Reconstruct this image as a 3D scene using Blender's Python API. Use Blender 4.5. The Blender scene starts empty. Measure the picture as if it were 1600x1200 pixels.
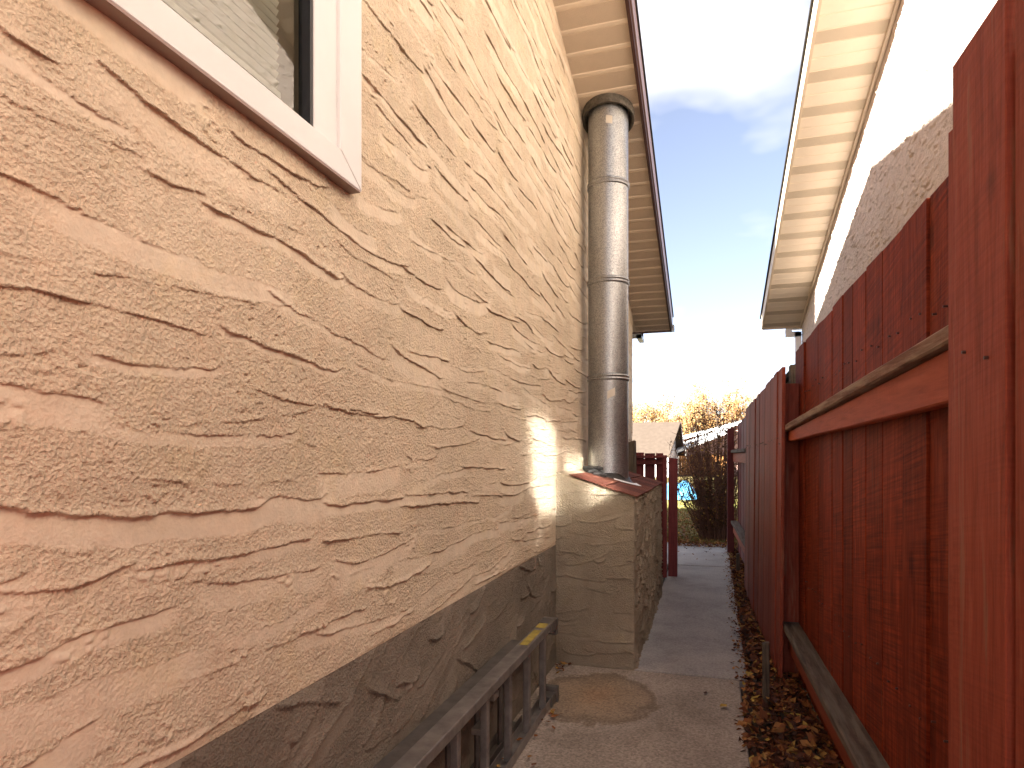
import bpy, math, random
import numpy as np
from mathutils import Vector, Matrix

R = random.Random(7)
NR = np.random.default_rng(11)
sc = bpy.context.scene
COL = sc.collection
rad = math.radians

# ------------------------------------------------------------------ camera
TH = math.atan((1108 - 800) / 995.0)          # yaw against the alley
cam_d = bpy.data.cameras.new('camera')
cam_d.sensor_width = 36.0
cam_d.lens = 995.0 / 1600 * 36.0
cam_d.shift_y = 114 / 1600.0
cam_d.clip_start = 0.02
cam_d.clip_end = 1000
cam = bpy.data.objects.new('camera', cam_d)
cam.location = (0, 0, 1.35)
cam.rotation_euler = (rad(90), 0, TH)
COL.objects.link(cam)
sc.camera = cam

# ------------------------------------------------------------------ light
SUN_TO = Vector((1.0, 1.5, -0.60)).normalized()      # direction the sunlight travels
sun_el = math.asin(-SUN_TO.z)
sun_az = math.atan2(-SUN_TO.x, -SUN_TO.y)            # compass angle of the sun from +Y, clockwise
sd = bpy.data.lights.new('sun', 'SUN')
sd.energy = 5.0
sd.angle = rad(0.55)
sd.color = (1.0, 0.945, 0.86)
so = bpy.data.objects.new('sun', sd)
so.rotation_euler = SUN_TO.to_track_quat('-Z', 'Y').to_euler()
so.location = (-10, -15, 12)
COL.objects.link(so)

world = bpy.data.worlds.new('World')
sc.world = world
world.use_nodes = True
wn, wl = world.node_tree.nodes, world.node_tree.links
wn.clear()
w_out = wn.new('ShaderNodeOutputWorld')
w_bg = wn.new('ShaderNodeBackground')
w_bg.inputs['Strength'].default_value = 0.05
sky = wn.new('ShaderNodeTexSky')
sky.sky_type = 'NISHITA'
sky.sun_disc = False
sky.sun_elevation = sun_el
sky.sun_rotation = sun_az
sky.air_density = 0.75
sky.dust_density = 0.9
sky.ozone_density = 1.0
# thin white clouds over the blue, thickest high up and near the horizon
tc = wn.new('ShaderNodeTexCoord')
mp = wn.new('ShaderNodeMapping')
mp.inputs['Scale'].default_value = (1.0, 1.0, 2.2)
mp.inputs['Location'].default_value = (4.2, 0.5, 1.9)
nz = wn.new('ShaderNodeTexNoise')
nz.inputs['Scale'].default_value = 1.6
nz.inputs['Detail'].default_value = 5
nz.inputs['Roughness'].default_value = 0.55
cr = wn.new('ShaderNodeValToRGB')
cr.color_ramp.elements[0].color = (0.07, 0.07, 0.07, 1)
cr.color_ramp.elements[0].position = 0.44
cr.color_ramp.elements[1].position = 0.64
wl.new(tc.outputs['Generated'], mp.inputs['Vector'])
wl.new(mp.outputs['Vector'], nz.inputs['Vector'])
wl.new(nz.outputs['Fac'], cr.inputs['Fac'])
mx = wn.new('ShaderNodeMix')
mx.data_type = 'RGBA'
mx.inputs['B'].default_value = (3.9, 3.75, 3.85, 1)
wl.new(cr.outputs['Color'], mx.inputs['Factor'])
wb = wn.new('ShaderNodeMix')
wb.data_type = 'RGBA'
wb.blend_type = 'MULTIPLY'
wb.inputs['Factor'].default_value = 1.0
wb.inputs['B'].default_value = (0.92, 0.75, 0.70, 1)
wl.new(sky.outputs['Color'], wb.inputs['A'])
wl.new(wb.outputs['Result'], mx.inputs['A'])
wl.new(mx.outputs['Result'], w_bg.inputs['Color'])
wl.new(w_bg.outputs['Background'], w_out.inputs['Surface'])

sc.view_settings.view_transform = 'Standard'
sc.view_settings.look = 'None'
sc.view_settings.gamma = 1.0
sc.view_settings.use_curve_mapping = False
sc.view_settings.exposure = 3.15
sc.cycles.max_bounces = 10
sc.cycles.diffuse_bounces = 5
sc.cycles.glossy_bounces = 5
sc.cycles.caustics_reflective = True
sc.cycles.blur_glossy = 0.0
sc.cycles.sample_clamp_indirect = 0
sc.cycles.use_guiding = True
sc.cycles.use_surface_guiding = True
sc.cycles.use_denoising = True

# ------------------------------------------------------------------ helpers
WO = {}                                        # world origin of every object made


def empty(name, loc, label, cat, group=None):
    o = bpy.data.objects.new(name, None)
    o.location = loc
    o.empty_display_size = 0.2
    COL.objects.link(o)
    WO[o] = Vector(loc)
    o['label'] = label
    o['category'] = cat
    if group:
        o['group'] = group
    return o


def finish(name, me, origin, mat, parent):
    o = bpy.data.objects.new(name, me)
    COL.objects.link(o)
    WO[o] = Vector(origin)
    if parent is not None:
        o.parent = parent
        o.location = Vector(origin) - WO[parent]
    else:
        o.location = origin
    if mat is not None and not me.materials:
        me.materials.append(mat)
    return o


class MB:
    """collects shapes in world space, builds one mesh"""
    def __init__(s):
        s.v, s.f, s.t = [], [], []

    def add(s, v, f, tone=None):
        n = len(s.v)
        s.v += [tuple(p) for p in v]
        s.f += [tuple(i + n for i in q) for q in f]
        if tone is not None:
            s.t += [tone] * len(v)

    def box(s, a, b, tone=None):
        x0, y0, z0 = [min(p, q) for p, q in zip(a, b)]
        x1, y1, z1 = [max(p, q) for p, q in zip(a, b)]
        s.add([(x0, y0, z0), (x1, y0, z0), (x1, y1, z0), (x0, y1, z0), (x0, y0, z1), (x1, y0, z1), (x1, y1, z1), (x0, y1, z1)],
              [(0, 3, 2, 1), (4, 5, 6, 7), (0, 1, 5, 4), (1, 2, 6, 5), (2, 3, 7, 6), (3, 0, 4, 7)], tone)

    def hexa(s, p):
        """eight corners: bottom ring then top ring"""
        s.add(p, [(0, 3, 2, 1), (4, 5, 6, 7), (0, 1, 5, 4), (1, 2, 6, 5), (2, 3, 7, 6), (3, 0, 4, 7)])

    def prism(s, ring, d):
        """extrude a planar ring along d"""
        n = len(ring)
        d = Vector(d)
        top = [Vector(p) + d for p in ring]
        f = [tuple(reversed(range(n))), tuple(range(n, 2 * n))]
        f += [(i, (i + 1) % n, n + (i + 1) % n, n + i) for i in range(n)]
        s.add(list(ring) + top, f)

    def tube(s, pts, r, n=8, cap=True, tone=None):
        pts = [Vector(p) for p in pts]
        if not hasattr(r, '__len__'):
            r = [r] * len(pts)
        v, f = [], []
        for i, p in enumerate(pts):
            a = pts[max(i - 1, 0)]
            b = pts[min(i + 1, len(pts) - 1)]
            d = (b - a).normalized()
            u = d.cross(Vector((0.31, 0.17, 0.93)) if abs(d.z) < 0.9 else Vector((1, 0, 0))).normalized()
            w = d.cross(u)
            for k in range(n):
                t = 2 * math.pi * k / n
                v.append(p + (u * math.cos(t) + w * math.sin(t)) * r[i])
        for i in range(len(pts) - 1):
            for k in range(n):
                f.append((i * n + k, i * n + (k + 1) % n, (i + 1) * n + (k + 1) % n, (i + 1) * n + k))
        if cap:
            f.append(tuple(reversed(range(n))))
            f.append(tuple((len(pts) - 1) * n + k for k in range(n)))
        s.add(v, f, tone)

    def lathe(s, c, prof, n=48):
        """prof: (radius, z) rows round a vertical axis through c"""
        v, f = [], []
        for r, z in prof:
            for k in range(n):
                t = 2 * math.pi * k / n
                v.append((c[0] + r * math.cos(t), c[1] + r * math.sin(t), z))
        for i in range(len(prof) - 1):
            for k in range(n):
                f.append((i * n + k, i * n + (k + 1) % n, (i + 1) * n + (k + 1) % n, (i + 1) * n + k))
        s.add(v, f)

    def build(s, name, mat, parent=None, origin=None, smooth=False, bevel=0):
        if origin is None:
            origin = WO[parent] if parent is not None else Vector((0, 0, 0))
        origin = Vector(origin)
        me = bpy.data.meshes.new(name)
        me.from_pydata([Vector(p) - origin for p in s.v], [], s.f)
        if s.t and len(s.t) == len(s.v):
            at = me.attributes.new('tone', 'FLOAT', 'POINT')
            at.data.foreach_set('value', np.array(s.t, dtype=np.float32))
        if smooth:
            me.polygons.foreach_set('use_smooth', [True] * len(me.polygons))
        o = finish(name, me, origin, mat, parent)
        if bevel:
            m = o.modifiers.new('bevel', 'BEVEL')
            m.width = bevel
            m.segments = 1
            m.limit_method = 'ANGLE'
        return o


def structure(o):
    o['kind'] = 'structure'
    return o


def stuff(o):
    o['kind'] = 'stuff'
    return o


def tag(o, label, cat, group=None):
    o['label'] = label
    o['category'] = cat
    if group:
        o['group'] = group
    return o

# ------------------------------------------------------------------ materials


def new_mat(name):
    m = bpy.data.materials.new(name)
    m.use_nodes = True
    n, l = m.node_tree.nodes, m.node_tree.links
    return m, n, l, n['Principled BSDF']


def noise(n, l, vec, scale, detail=4, rough=0.5, dist=0.0):
    t = n.new('ShaderNodeTexNoise')
    t.inputs['Scale'].default_value = scale
    t.inputs['Detail'].default_value = detail
    t.inputs['Roughness'].default_value = rough
    t.inputs['Distortion'].default_value = dist
    if vec is not None:
        l.new(vec, t.inputs['Vector'])
    return t.outputs['Fac']


def ramp(n, l, fac, stops):
    r = n.new('ShaderNodeValToRGB')
    e = r.color_ramp.elements
    while len(e) < len(stops):
        e.new(0.5)
    for el, (p, c) in zip(e, stops):
        el.position = p
        el.color = (c[0], c[1], c[2], 1) if hasattr(c, '__len__') else (c, c, c, 1)
    l.new(fac, r.inputs['Fac'])
    return r.outputs['Color']


def mix(n, l, fac, a, b, mode='MIX'):
    m = n.new('ShaderNodeMix')
    m.data_type = 'RGBA'
    m.blend_type = mode
    for k, v in (('Factor', fac), ('A', a), ('B', b)):
        if hasattr(v, 'is_linked'):
            l.new(v, m.inputs[k])
        elif k == 'Factor':
            m.inputs[k].default_value = v
        else:
            m.inputs[k].default_value = (v[0], v[1], v[2], 1) if hasattr(v, '__len__') else (v, v, v, 1)
    return m.outputs['Result']


def mathn(n, l, op, a, b=None):
    m = n.new('ShaderNodeMath')
    m.operation = op
    for i, v in enumerate((a, b)):
        if v is None:
            continue
        if hasattr(v, 'is_linked'):
            l.new(v, m.inputs[i])
        else:
            m.inputs[i].default_value = v
    return m.outputs[0]


def bump(n, l, bs, h, strength, dist, prev=None):
    b = n.new('ShaderNodeBump')
    if hasattr(strength, 'is_linked'):
        l.new(strength, b.inputs['Strength'])
    else:
        b.inputs['Strength'].default_value = strength
    b.inputs['Distance'].default_value = dist
    l.new(h, b.inputs['Height'])
    if prev is not None:
        l.new(prev, b.inputs['Normal'])
    if bs is not None:
        l.new(b.outputs['Normal'], bs.inputs['Normal'])
    return b.outputs['Normal']


def objco(n, l, scale=(1, 1, 1), rnd=0.0, rot=None):
    t = n.new('ShaderNodeTexCoord')
    v = t.outputs['Object']
    m = n.new('ShaderNodeMapping')
    m.inputs['Scale'].default_value = scale
    if rot:
        r0 = n.new('ShaderNodeMapping')
        r0.inputs['Rotation'].default_value = rot
        l.new(v, r0.inputs['Vector'])
        v = r0.outputs['Vector']
    l.new(v, m.inputs['Vector'])
    v = m.outputs['Vector']
    if rnd:
        oi = n.new('ShaderNodeObjectInfo')
        c = n.new('ShaderNodeCombineXYZ')
        for i in range(3):
            l.new(mathn(n, l, 'MULTIPLY', oi.outputs['Random'], rnd * (i + 1.3)), c.inputs[i])
        a = n.new('ShaderNodeVectorMath')
        a.operation = 'ADD'
        l.new(v, a.inputs[0])
        l.new(c.outputs[0], a.inputs[1])
        v = a.outputs[0]
    return v


def attr(n, name):
    a = n.new('ShaderNodeAttribute')
    a.attribute_name = name
    return a.outputs['Fac']


def stucco_mat(name, rough_c, smooth_c, stain=0.12, grain=1.0, gscale=1.0):
    m, n, l, bs = new_mat(name)
    v = objco(n, l)
    ra = attr(n, 'rough')
    c = mix(n, l, ra, smooth_c, rough_c)
    big = ramp(n, l, noise(n, l, v, 1.7, 5, 0.6), [(0.3, 1 - stain), (0.7, 1 + stain * 0.35)])
    c = mix(n, l, 1.0, c, big, 'MULTIPLY')
    small = ramp(n, l, noise(n, l, v, 26 * gscale, 6, 0.65), [(0.3, 0.90), (0.62, 1.05)])
    c = mix(n, l, 1.0, c, small, 'MULTIPLY')
    hue = ramp(n, l, noise(n, l, v, 5.5, 5, 0.7), [(0.32, (1.0, 0.955, 0.93)), (0.52, (1, 1, 1)), (0.72, (1.0, 0.98, 0.90))])
    c = mix(n, l, 1.0, c, hue, 'MULTIPLY')
    l.new(c, bs.inputs['Base Color'])
    bs.inputs['Roughness'].default_value = 0.92
    bs.inputs['Specular IOR Level'].default_value = 0.15
    # sandy grain: fine noise and small pits, weak where the trowel has smoothed it
    g1 = noise(n, l, v, 210 * gscale, 3, 0.6)
    vo = n.new('ShaderNodeTexVoronoi')
    vo.inputs['Scale'].default_value = 120 * gscale
    l.new(v, vo.inputs['Vector'])
    h = mathn(n, l, 'ADD', g1, mathn(n, l, 'MULTIPLY', vo.outputs['Distance'], 0.6))
    st = mathn(n, l, 'MULTIPLY', mathn(n, l, 'ADD', ra, 0.10), 0.78 * grain)
    bump(n, l, bs, h, st, 0.0075)
    return m


def wood_mat(name, c_dark, c_mid, c_light, saw=0.6, rough=0.62, wear=0.0, wear_c=(0.22, 0.18, 0.14), axis='Z', spec=0.3):
    """painted or stained board: long grain, rough-sawn cross marks, knots, worn patches"""
    m, n, l, bs = new_mat(name)
    k = {'Z': (9, 9, 0.7), 'Y': (9, 0.7, 9), 'X': (0.7, 9, 9)}[axis]
    v = objco(n, l, k, 7.0)
    v1 = objco(n, l, (1, 1, 1), 5.0)
    g = noise(n, l, v, 6.0, 6, 0.65, 0.6)
    col = ramp(n, l, g, [(0.28, c_dark), (0.5, c_mid), (0.72, c_light)])
    oi = n.new('ShaderNodeObjectInfo')
    tone = ramp(n, l, oi.outputs['Random'], [(0.0, 0.74), (1.0, 1.14)])
    col = mix(n, l, 1.0, col, tone, 'MULTIPLY')
    # rough-sawn marks run across the board
    ks = {'Z': (3, 3, 140), 'Y': (3, 140, 3), 'X': (140, 3, 3)}[axis]
    vs = objco(n, l, ks, 3.0, (rad(9), rad(-8), rad(7)))
    sw = noise(n, l, vs, 1.0, 3, 0.6, 0.25)
    patch = ramp(n, l, noise(n, l, v1, 3.2, 3, 0.5), [(0.34, 0.0), (0.56, 1.0)])
    swc = ramp(n, l, sw, [(0.36, 0.52), (0.62, 1.28)])
    col = mix(n, l, mathn(n, l, 'MULTIPLY', patch, saw), col, mix(n, l, 1.0, col, swc, 'MULTIPLY'))
    # knots
    vo = n.new('ShaderNodeTexVoronoi')
    vo.inputs['Scale'].default_value = 1.0
    kk = {'Z': (5.5, 5.5, 2.6), 'Y': (5.5, 2.6, 5.5), 'X': (2.6, 5.5, 5.5)}[axis]
    l.new(objco(n, l, kk, 9.0), vo.inputs['Vector'])
    kn = ramp(n, l, vo.outputs['Distance'], [(0.05, 0.42), (0.13, 1.0)])
    col = mix(n, l, 0.8, col, mix(n, l, 1.0, col, kn, 'MULTIPLY'))
    if wear:
        wf = ramp(n, l, noise(n, l, v, 3.0, 8, 0.7), [(0.62 - wear * 0.3, 0.0), (0.72 - wear * 0.22, 1.0)])
        wc = ramp(n, l, g, [(0.3, [x * 0.5 for x in wear_c]), (0.7, wear_c)])
        col = mix(n, l, wf, col, wc)
    l.new(col, bs.inputs['Base Color'])
    bs.inputs['Roughness'].default_value = rough
    bs.inputs['Specular IOR Level'].default_value = spec
    nn = bump(n, l, None, g, 0.5, 0.003)
    bump(n, l, bs, mathn(n, l, 'MULTIPLY', sw, patch), 0.55 * saw, 0.003, nn)
    return m


def plain(name, c, rough=0.6, metal=0.0, spec=0.4, var=0.12, scale=8.0, bmp=0.0):
    m, n, l, bs = new_mat(name)
    v = objco(n, l)
    f = ramp(n, l, noise(n, l, v, scale, 5, 0.6), [(0.3, 1 - var), (0.7, 1 + var * 0.5)])
    l.new(mix(n, l, 1.0, c, f, 'MULTIPLY'), bs.inputs['Base Color'])
    bs.inputs['Roughness'].default_value = rough
    bs.inputs['Metallic'].default_value = metal
    bs.inputs['Specular IOR Level'].default_value = spec
    if bmp:
        bump(n, l, bs, noise(n, l, v, scale * 12, 4, 0.6), bmp, 0.003)
    return m


M = {}
M['stucco'] = stucco_mat('beige_stucco', (0.755, 0.635, 0.475), (0.785, 0.685, 0.54))
M['stucco_base'] = stucco_mat('taupe_stucco', (0.27, 0.235, 0.19), (0.30, 0.26, 0.215), 0.3)
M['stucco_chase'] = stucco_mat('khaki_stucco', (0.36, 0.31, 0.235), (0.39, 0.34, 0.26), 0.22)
M['stucco_far'] = stucco_mat('pinkish_stucco', (0.66, 0.565, 0.495), (0.70, 0.60, 0.53), 0.10, 1.0, 0.6)
M['wall_plain'] = plain('plain_stucco', (0.60, 0.42, 0.28), 0.95, 0, 0.1, 0.1, 6, 0.4)
M['fence'] = wood_mat('red_stained_board', (0.085, 0.013, 0.005), (0.20, 0.029, 0.010), (0.30, 0.055, 0.021), 0.8, 0.65, 0.12, (0.16, 0.06, 0.035), spec=0.10)
M['fence_smooth'] = wood_mat('red_painted_board', (0.16, 0.034, 0.019), (0.255, 0.056, 0.033), (0.30, 0.078, 0.048), 0.22, 0.6, 0.22, (0.30, 0.13, 0.085), spec=0.12)
M['rail'] = wood_mat('red_stained_rail', (0.20, 0.042, 0.02), (0.30, 0.064, 0.03), (0.36, 0.085, 0.04), 0.15, 0.6, axis='Y', spec=0.15)
M['ledge'] = wood_mat('weathered_rail', (0.10, 0.045, 0.03), (0.22, 0.11, 0.072), (0.34, 0.20, 0.14), 0.3, 0.85, 0.55, (0.36, 0.26, 0.19), axis='Y')
M['ledge_dark'] = wood_mat('grey_weathered_rail', (0.05, 0.036, 0.028), (0.115, 0.082, 0.062), (0.20, 0.145, 0.11), 0.3, 0.85, 0.6, (0.17, 0.14, 0.11), axis='Y')
M['maroon'] = wood_mat('maroon_stained_wood', (0.11, 0.022, 0.024), (0.18, 0.038, 0.038), (0.23, 0.052, 0.05), 0.2, 0.6)
M['maroon_rail'] = wood_mat('maroon_stained_rail', (0.11, 0.022, 0.024), (0.18, 0.038, 0.038), (0.23, 0.052, 0.05), 0.2, 0.6, axis='X')
M['grey_wood'] = wood_mat('bare_grey_wood', (0.05, 0.04, 0.03), (0.12, 0.095, 0.07), (0.20, 0.16, 0.12), 0.2, 0.9)
M['brown_trim'] = plain('brown_metal_trim', (0.075, 0.035, 0.028), 0.42, 0, 0.5, 0.12, 3)
M['brown_trim_pale'] = plain('faded_brown_trim', (0.26, 0.17, 0.145), 0.4, 0, 0.5, 0.1, 3)
M['shingle_dark'] = plain('charcoal_shingle', (0.045, 0.042, 0.04), 0.95, 0, 0.1, 0.3, 30, 0.6)
M['white_trim'] = plain('white_trim', (0.79, 0.80, 0.80), 0.45, 0, 0.4, 0.05, 4)
M['white_metal'] = plain('white_downspout', (0.78, 0.80, 0.83), 0.4, 0, 0.4, 0.05, 4)
M['cream_trim'] = plain('cream_trim', (0.62, 0.52, 0.40), 0.5, 0, 0.4, 0.05, 4)
M['black'] = plain('dark_gasket', (0.02, 0.022, 0.025), 0.5)
M['gutter'] = plain('grey_gutter', (0.30, 0.32, 0.34), 0.35, 0.3)


def vented_mat(name, c, hole):
    """perforated soffit strip: rows of punched holes, real relief in the bump"""
    m, n, l, bs = new_mat(name)
    v = objco(n, l, (1, 1, 1))
    sx = n.new('ShaderNodeSeparateXYZ')
    l.new(v, sx.inputs[0])
    fx = mathn(n, l, 'SINE', mathn(n, l, 'MULTIPLY', sx.outputs[0], 2 * math.pi / 0.0095))
    fy = mathn(n, l, 'SINE', mathn(n, l, 'MULTIPLY', sx.outputs[1], 2 * math.pi / 0.0095))
    h = mathn(n, l, 'MULTIPLY', fx, fy)
    d = ramp(n, l, h, [(0.25, 1.0), (0.55, 0.0)])
    base = ramp(n, l, noise(n, l, v, 7, 4, 0.6), [(0.3, [x * 0.9 for x in c]), (0.7, c)])
    l.new(mix(n, l, d, hole, base), bs.inputs['Base Color'])
    bs.inputs['Roughness'].default_value = 0.6
    bump(n, l, bs, d, 0.5, 0.002)
    return m


M['soffit'] = plain('tan_soffit', (0.74, 0.64, 0.51), 0.5, 0, 0.4, 0.06, 5)
M['soffit_vent'] = vented_mat('tan_perforated_soffit', (0.70, 0.59, 0.46), (0.28, 0.22, 0.16))
M['soffit_r'] = plain('cream_soffit', (0.76, 0.67, 0.54), 0.5, 0, 0.4, 0.06, 5)
M['soffit_r_vent'] = vented_mat('cream_perforated_soffit', (0.64, 0.55, 0.42), (0.22, 0.18, 0.13))


def galv_mat():
    m, n, l, bs = new_mat('galvanised_steel')
    v = objco(n, l)
    vo = n.new('ShaderNodeTexVoronoi')
    vo.inputs['Scale'].default_value = 190
    l.new(v, vo.inputs['Vector'])
    sp = ramp(n, l, vo.outputs['Color'], [(0.15, 0.62), (0.8, 1.10)])
    big = ramp(n, l, noise(n, l, objco(n, l, (1, 1, 0.35)), 5, 6, 0.65), [(0.3, 0.72), (0.7, 1.0)])
    c = mix(n, l, 1.0, mix(n, l, 1.0, (0.46, 0.475, 0.485), sp, 'MULTIPLY'), big, 'MULTIPLY')
    l.new(c, bs.inputs['Base Color'])
    bs.inputs['Metallic'].default_value = 0.92
    rg = ramp(n, l, noise(n, l, v, 60, 4, 0.6), [(0.3, 0.34), (0.7, 0.52)])
    l.new(rg, bs.inputs['Roughness'])
    bump(n, l, bs, mathn(n, l, 'ADD', noise(n, l, v, 9, 2), mathn(n, l, 'MULTIPLY', vo.outputs['Distance'], 0.08)), 0.12, 0.01)
    return m


M['galv'] = galv_mat()
M['galv_dark'] = plain('tarnished_steel', (0.16, 0.145, 0.12), 0.6, 0.7, 0.4, 0.5, 40, 0.3)
M['seal'] = plain('black_roof_sealant', (0.018, 0.017, 0.016), 0.45, 0, 0.4, 0.3, 30, 0.6)
M['caulk'] = plain('white_caulk', (0.78, 0.78, 0.80), 0.5)
M['paper'] = plain('faded_paper_tag', (0.62, 0.58, 0.50), 0.8)
M['shingle_red'] = plain('red_brown_shingle', (0.17, 0.062, 0.042), 0.95, 0, 0.15, 0.35, 60, 0.9)
M['shingle_red2'] = plain('dark_red_brown_shingle', (0.115, 0.042, 0.032), 0.95, 0, 0.15, 0.35, 60, 0.9)


def concrete_mat(name, c, pebble=0.0, ring=None):
    m, n, l, bs = new_mat(name)
    v = objco(n, l, (1, 1, 1))
    f = ramp(n, l, noise(n, l, v, 2.4, 8, 0.65), [(0.28, 0.68), (0.5, 0.95), (0.72, 1.12)])
    col = mix(n, l, 1.0, c, f, 'MULTIPLY')
    f2 = ramp(n, l, noise(n, l, v, 75, 4, 0.7), [(0.32, 0.72), (0.62, 1.12)])
    col = mix(n, l, 1.0, col, f2, 'MULTIPLY')
    if ring:
        cx, cy, r = ring
        vm = n.new('ShaderNodeVectorMath')
        vm.operation = 'SUBTRACT'
        l.new(v, vm.inputs[0])
        vm.inputs[1].default_value = (cx, cy, 0)
        sc_ = n.new('ShaderNodeVectorMath')
        sc_.operation = 'MULTIPLY'
        l.new(vm.outputs[0], sc_.inputs[0])
        sc_.inputs[1].default_value = (1.0, 0.86, 0)
        ln = n.new('ShaderNodeVectorMath')
        ln.operation = 'LENGTH'
        l.new(sc_.outputs[0], ln.inputs[0])
        wob = mathn(n, l, 'MULTIPLY', mathn(n, l, 'SUBTRACT', noise(n, l, v, 5, 6, 0.75), 0.5), 0.30)
        d = mathn(n, l, 'DIVIDE', mathn(n, l, 'ADD', ln.outputs['Value'], wob), r)
        rc = ramp(n, l, d, [(0.0, (0.98, 0.76, 0.58)), (0.35, (0.90, 0.78, 0.63)), (0.72, (0.86, 0.78, 0.67)), (0.88, (0.62, 0.57, 0.51)), (0.99, (0.76, 0.72, 0.67)), (1.25, (1, 1, 1))])
        col = mix(n, l, 1.0, col, rc, 'MULTIPLY')
    if pebble:
        vo = n.new('ShaderNodeTexVoronoi')
        vo.inputs['Scale'].default_value = 95
        l.new(v, vo.inputs['Vector'])
        pc = ramp(n, l, vo.outputs['Color'], [(0.2, 0.62), (0.5, 1.0), (0.85, 1.25)])
        col = mix(n, l, pebble, col, mix(n, l, 1.0, col, pc, 'MULTIPLY'))
    l.new(col, bs.inputs['Base Color'])
    bs.inputs['Roughness'].default_value = 0.9
    bs.inputs['Specular IOR Level'].default_value = 0.2
    nn = bump(n, l, None, noise(n, l, v, 160, 4, 0.7), 0.5, 0.003)
    bump(n, l, bs, noise(n, l, v, 9, 4, 0.6), 0.3, 0.01, nn)
    return m


M['slab_near'] = concrete_mat('old_pebbly_concrete', (0.39, 0.335, 0.285), 0.55, (-0.6, 3.58, 0.34))
M['slab'] = concrete_mat('grey_concrete', (0.42, 0.40, 0.38))
M['soil'] = plain('dark_soil', (0.10, 0.08, 0.06), 0.98, 0, 0.1, 0.5, 20, 0.8)
M['lawn'] = plain('thin_dry_lawn', (0.20, 0.16, 0.06), 0.98, 0, 0.1, 0.6, 3, 0.8)


def tone_mat(name, stops, rough=0.7, trans=0.0):
    m, n, l, bs = new_mat(name)
    c = ramp(n, l, attr(n, 'tone'), stops)
    l.new(c, bs.inputs['Base Color'])
    bs.inputs['Roughness'].default_value = rough
    bs.inputs['Specular IOR Level'].default_value = 0.25
    if trans:
        out = n['Material Output']
        tr = n.new('ShaderNodeBsdfTranslucent')
        l.new(c, tr.inputs['Color'])
        ms = n.new('ShaderNodeMixShader')
        ms.inputs[0].default_value = trans
        l.new(bs.outputs[0], ms.inputs[1])
        l.new(tr.outputs[0], ms.inputs[2])
        l.new(ms.outputs[0], out.inputs['Surface'])
    return m


M['litter'] = tone_mat('fallen_leaf_colours', [(0.0, (0.05, 0.02, 0.012)), (0.35, (0.14, 0.045, 0.02)), (0.65, (0.24, 0.09, 0.03)), (0.88, (0.34, 0.17, 0.055)), (1.0, (0.40, 0.27, 0.06))])
M['grass'] = tone_mat('autumn_grass', [(0.0, (0.09, 0.10, 0.025)), (0.5, (0.19, 0.18, 0.045)), (0.8, (0.33, 0.26, 0.09)), (1.0, (0.42, 0.33, 0.15))])
M['shrub_leaf'] = tone_mat('shrub_leaf_colours', [(0.0, (0.04, 0.035, 0.015)), (0.45, (0.16, 0.075, 0.035)), (0.8, (0.34, 0.17, 0.05)), (1.0, (0.50, 0.33, 0.07))], 0.6, 0.2)
M['tree_leaf'] = tone_mat('golden_leaf_colours', [(0.0, (0.20, 0.10, 0.04)), (0.5, (0.34, 0.20, 0.08)), (1.0, (0.46, 0.33, 0.14))], 0.7, 0.25)
M['twig'] = plain('shrub_twig', (0.16, 0.085, 0.06), 0.85, 0, 0.2, 0.3, 30)
M['bark'] = plain('grey_bark', (0.16, 0.12, 0.085), 0.9, 0, 0.2, 0.3, 12)
M['tan_roof'] = plain('tan_roof_shingle', (0.085, 0.066, 0.052), 0.95, 0, 0.1, 0.15, 4)
M['pale_siding'] = plain('pale_siding', (0.62, 0.60, 0.60), 0.6, 0, 0.3, 0.05, 3)
M['pink_stucco'] = plain('pale_pink_stucco', (0.55, 0.36, 0.30), 0.9, 0, 0.2, 0.08, 3)
M['pink_roof'] = plain('faded_red_roof', (0.30, 0.15, 0.11), 0.95, 0, 0.1, 0.15, 5)
M['cedar'] = wood_mat('bright_cedar_board', (0.22, 0.09, 0.03), (0.34, 0.15, 0.045), (0.42, 0.20, 0.07), 0.2, 0.8)
M['tarp'] = plain('blue_tarpaulin', (0.10, 0.36, 0.62), 0.4, 0, 0.5, 0.35, 5, 0.3)
M['room'] = plain('dim_room_wall', (0.25, 0.22, 0.18), 0.9)
M['blind'] = plain('cream_blind_slat', (0.62, 0.59, 0.50), 0.5, 0, 0.4, 0.04, 4)
M['alu'] = plain('weathered_aluminium', (0.36, 0.34, 0.325), 0.42, 0.75, 0.4, 0.35, 14, 0.15)
M['alu_dark'] = plain('dull_aluminium', (0.20, 0.185, 0.17), 0.5, 0.7, 0.4, 0.3, 14, 0.15)
M['yellow_label'] = plain('worn_yellow_sticker', (0.42, 0.33, 0.07), 0.55, 0, 0.4, 0.5, 25)


def glass_mat(name, tint, refl, rough=0.0):
    m, n, l, bs = new_mat(name)
    out = n['Material Output']
    n.remove(bs)
    tr = n.new('ShaderNodeBsdfTransparent')
    tr.inputs['Color'].default_value = (*tint, 1)
    gl = n.new('ShaderNodeBsdfGlossy')
    gl.inputs['Roughness'].default_value = rough
    fr = n.new('ShaderNodeFresnel')
    fr.inputs['IOR'].default_value = 1.5
    f = mathn(n, l, 'MAXIMUM', fr.outputs[0], refl)
    ms = n.new('ShaderNodeMixShader')
    l.new(f, ms.inputs[0])
    l.new(tr.outputs[0], ms.inputs[1])
    l.new(gl.outputs[0], ms.inputs[2])
    l.new(ms.outputs[0], out.inputs['Surface'])
    return m


M['glass'] = glass_mat('window_glass', (0.88, 0.92, 0.90), 0.10)
M['glass_coated'] = glass_mat('coated_window_glass', (0.5, 0.52, 0.5), 0.50, 0.085)

# ------------------------------------------------------------------ stucco relief


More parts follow.
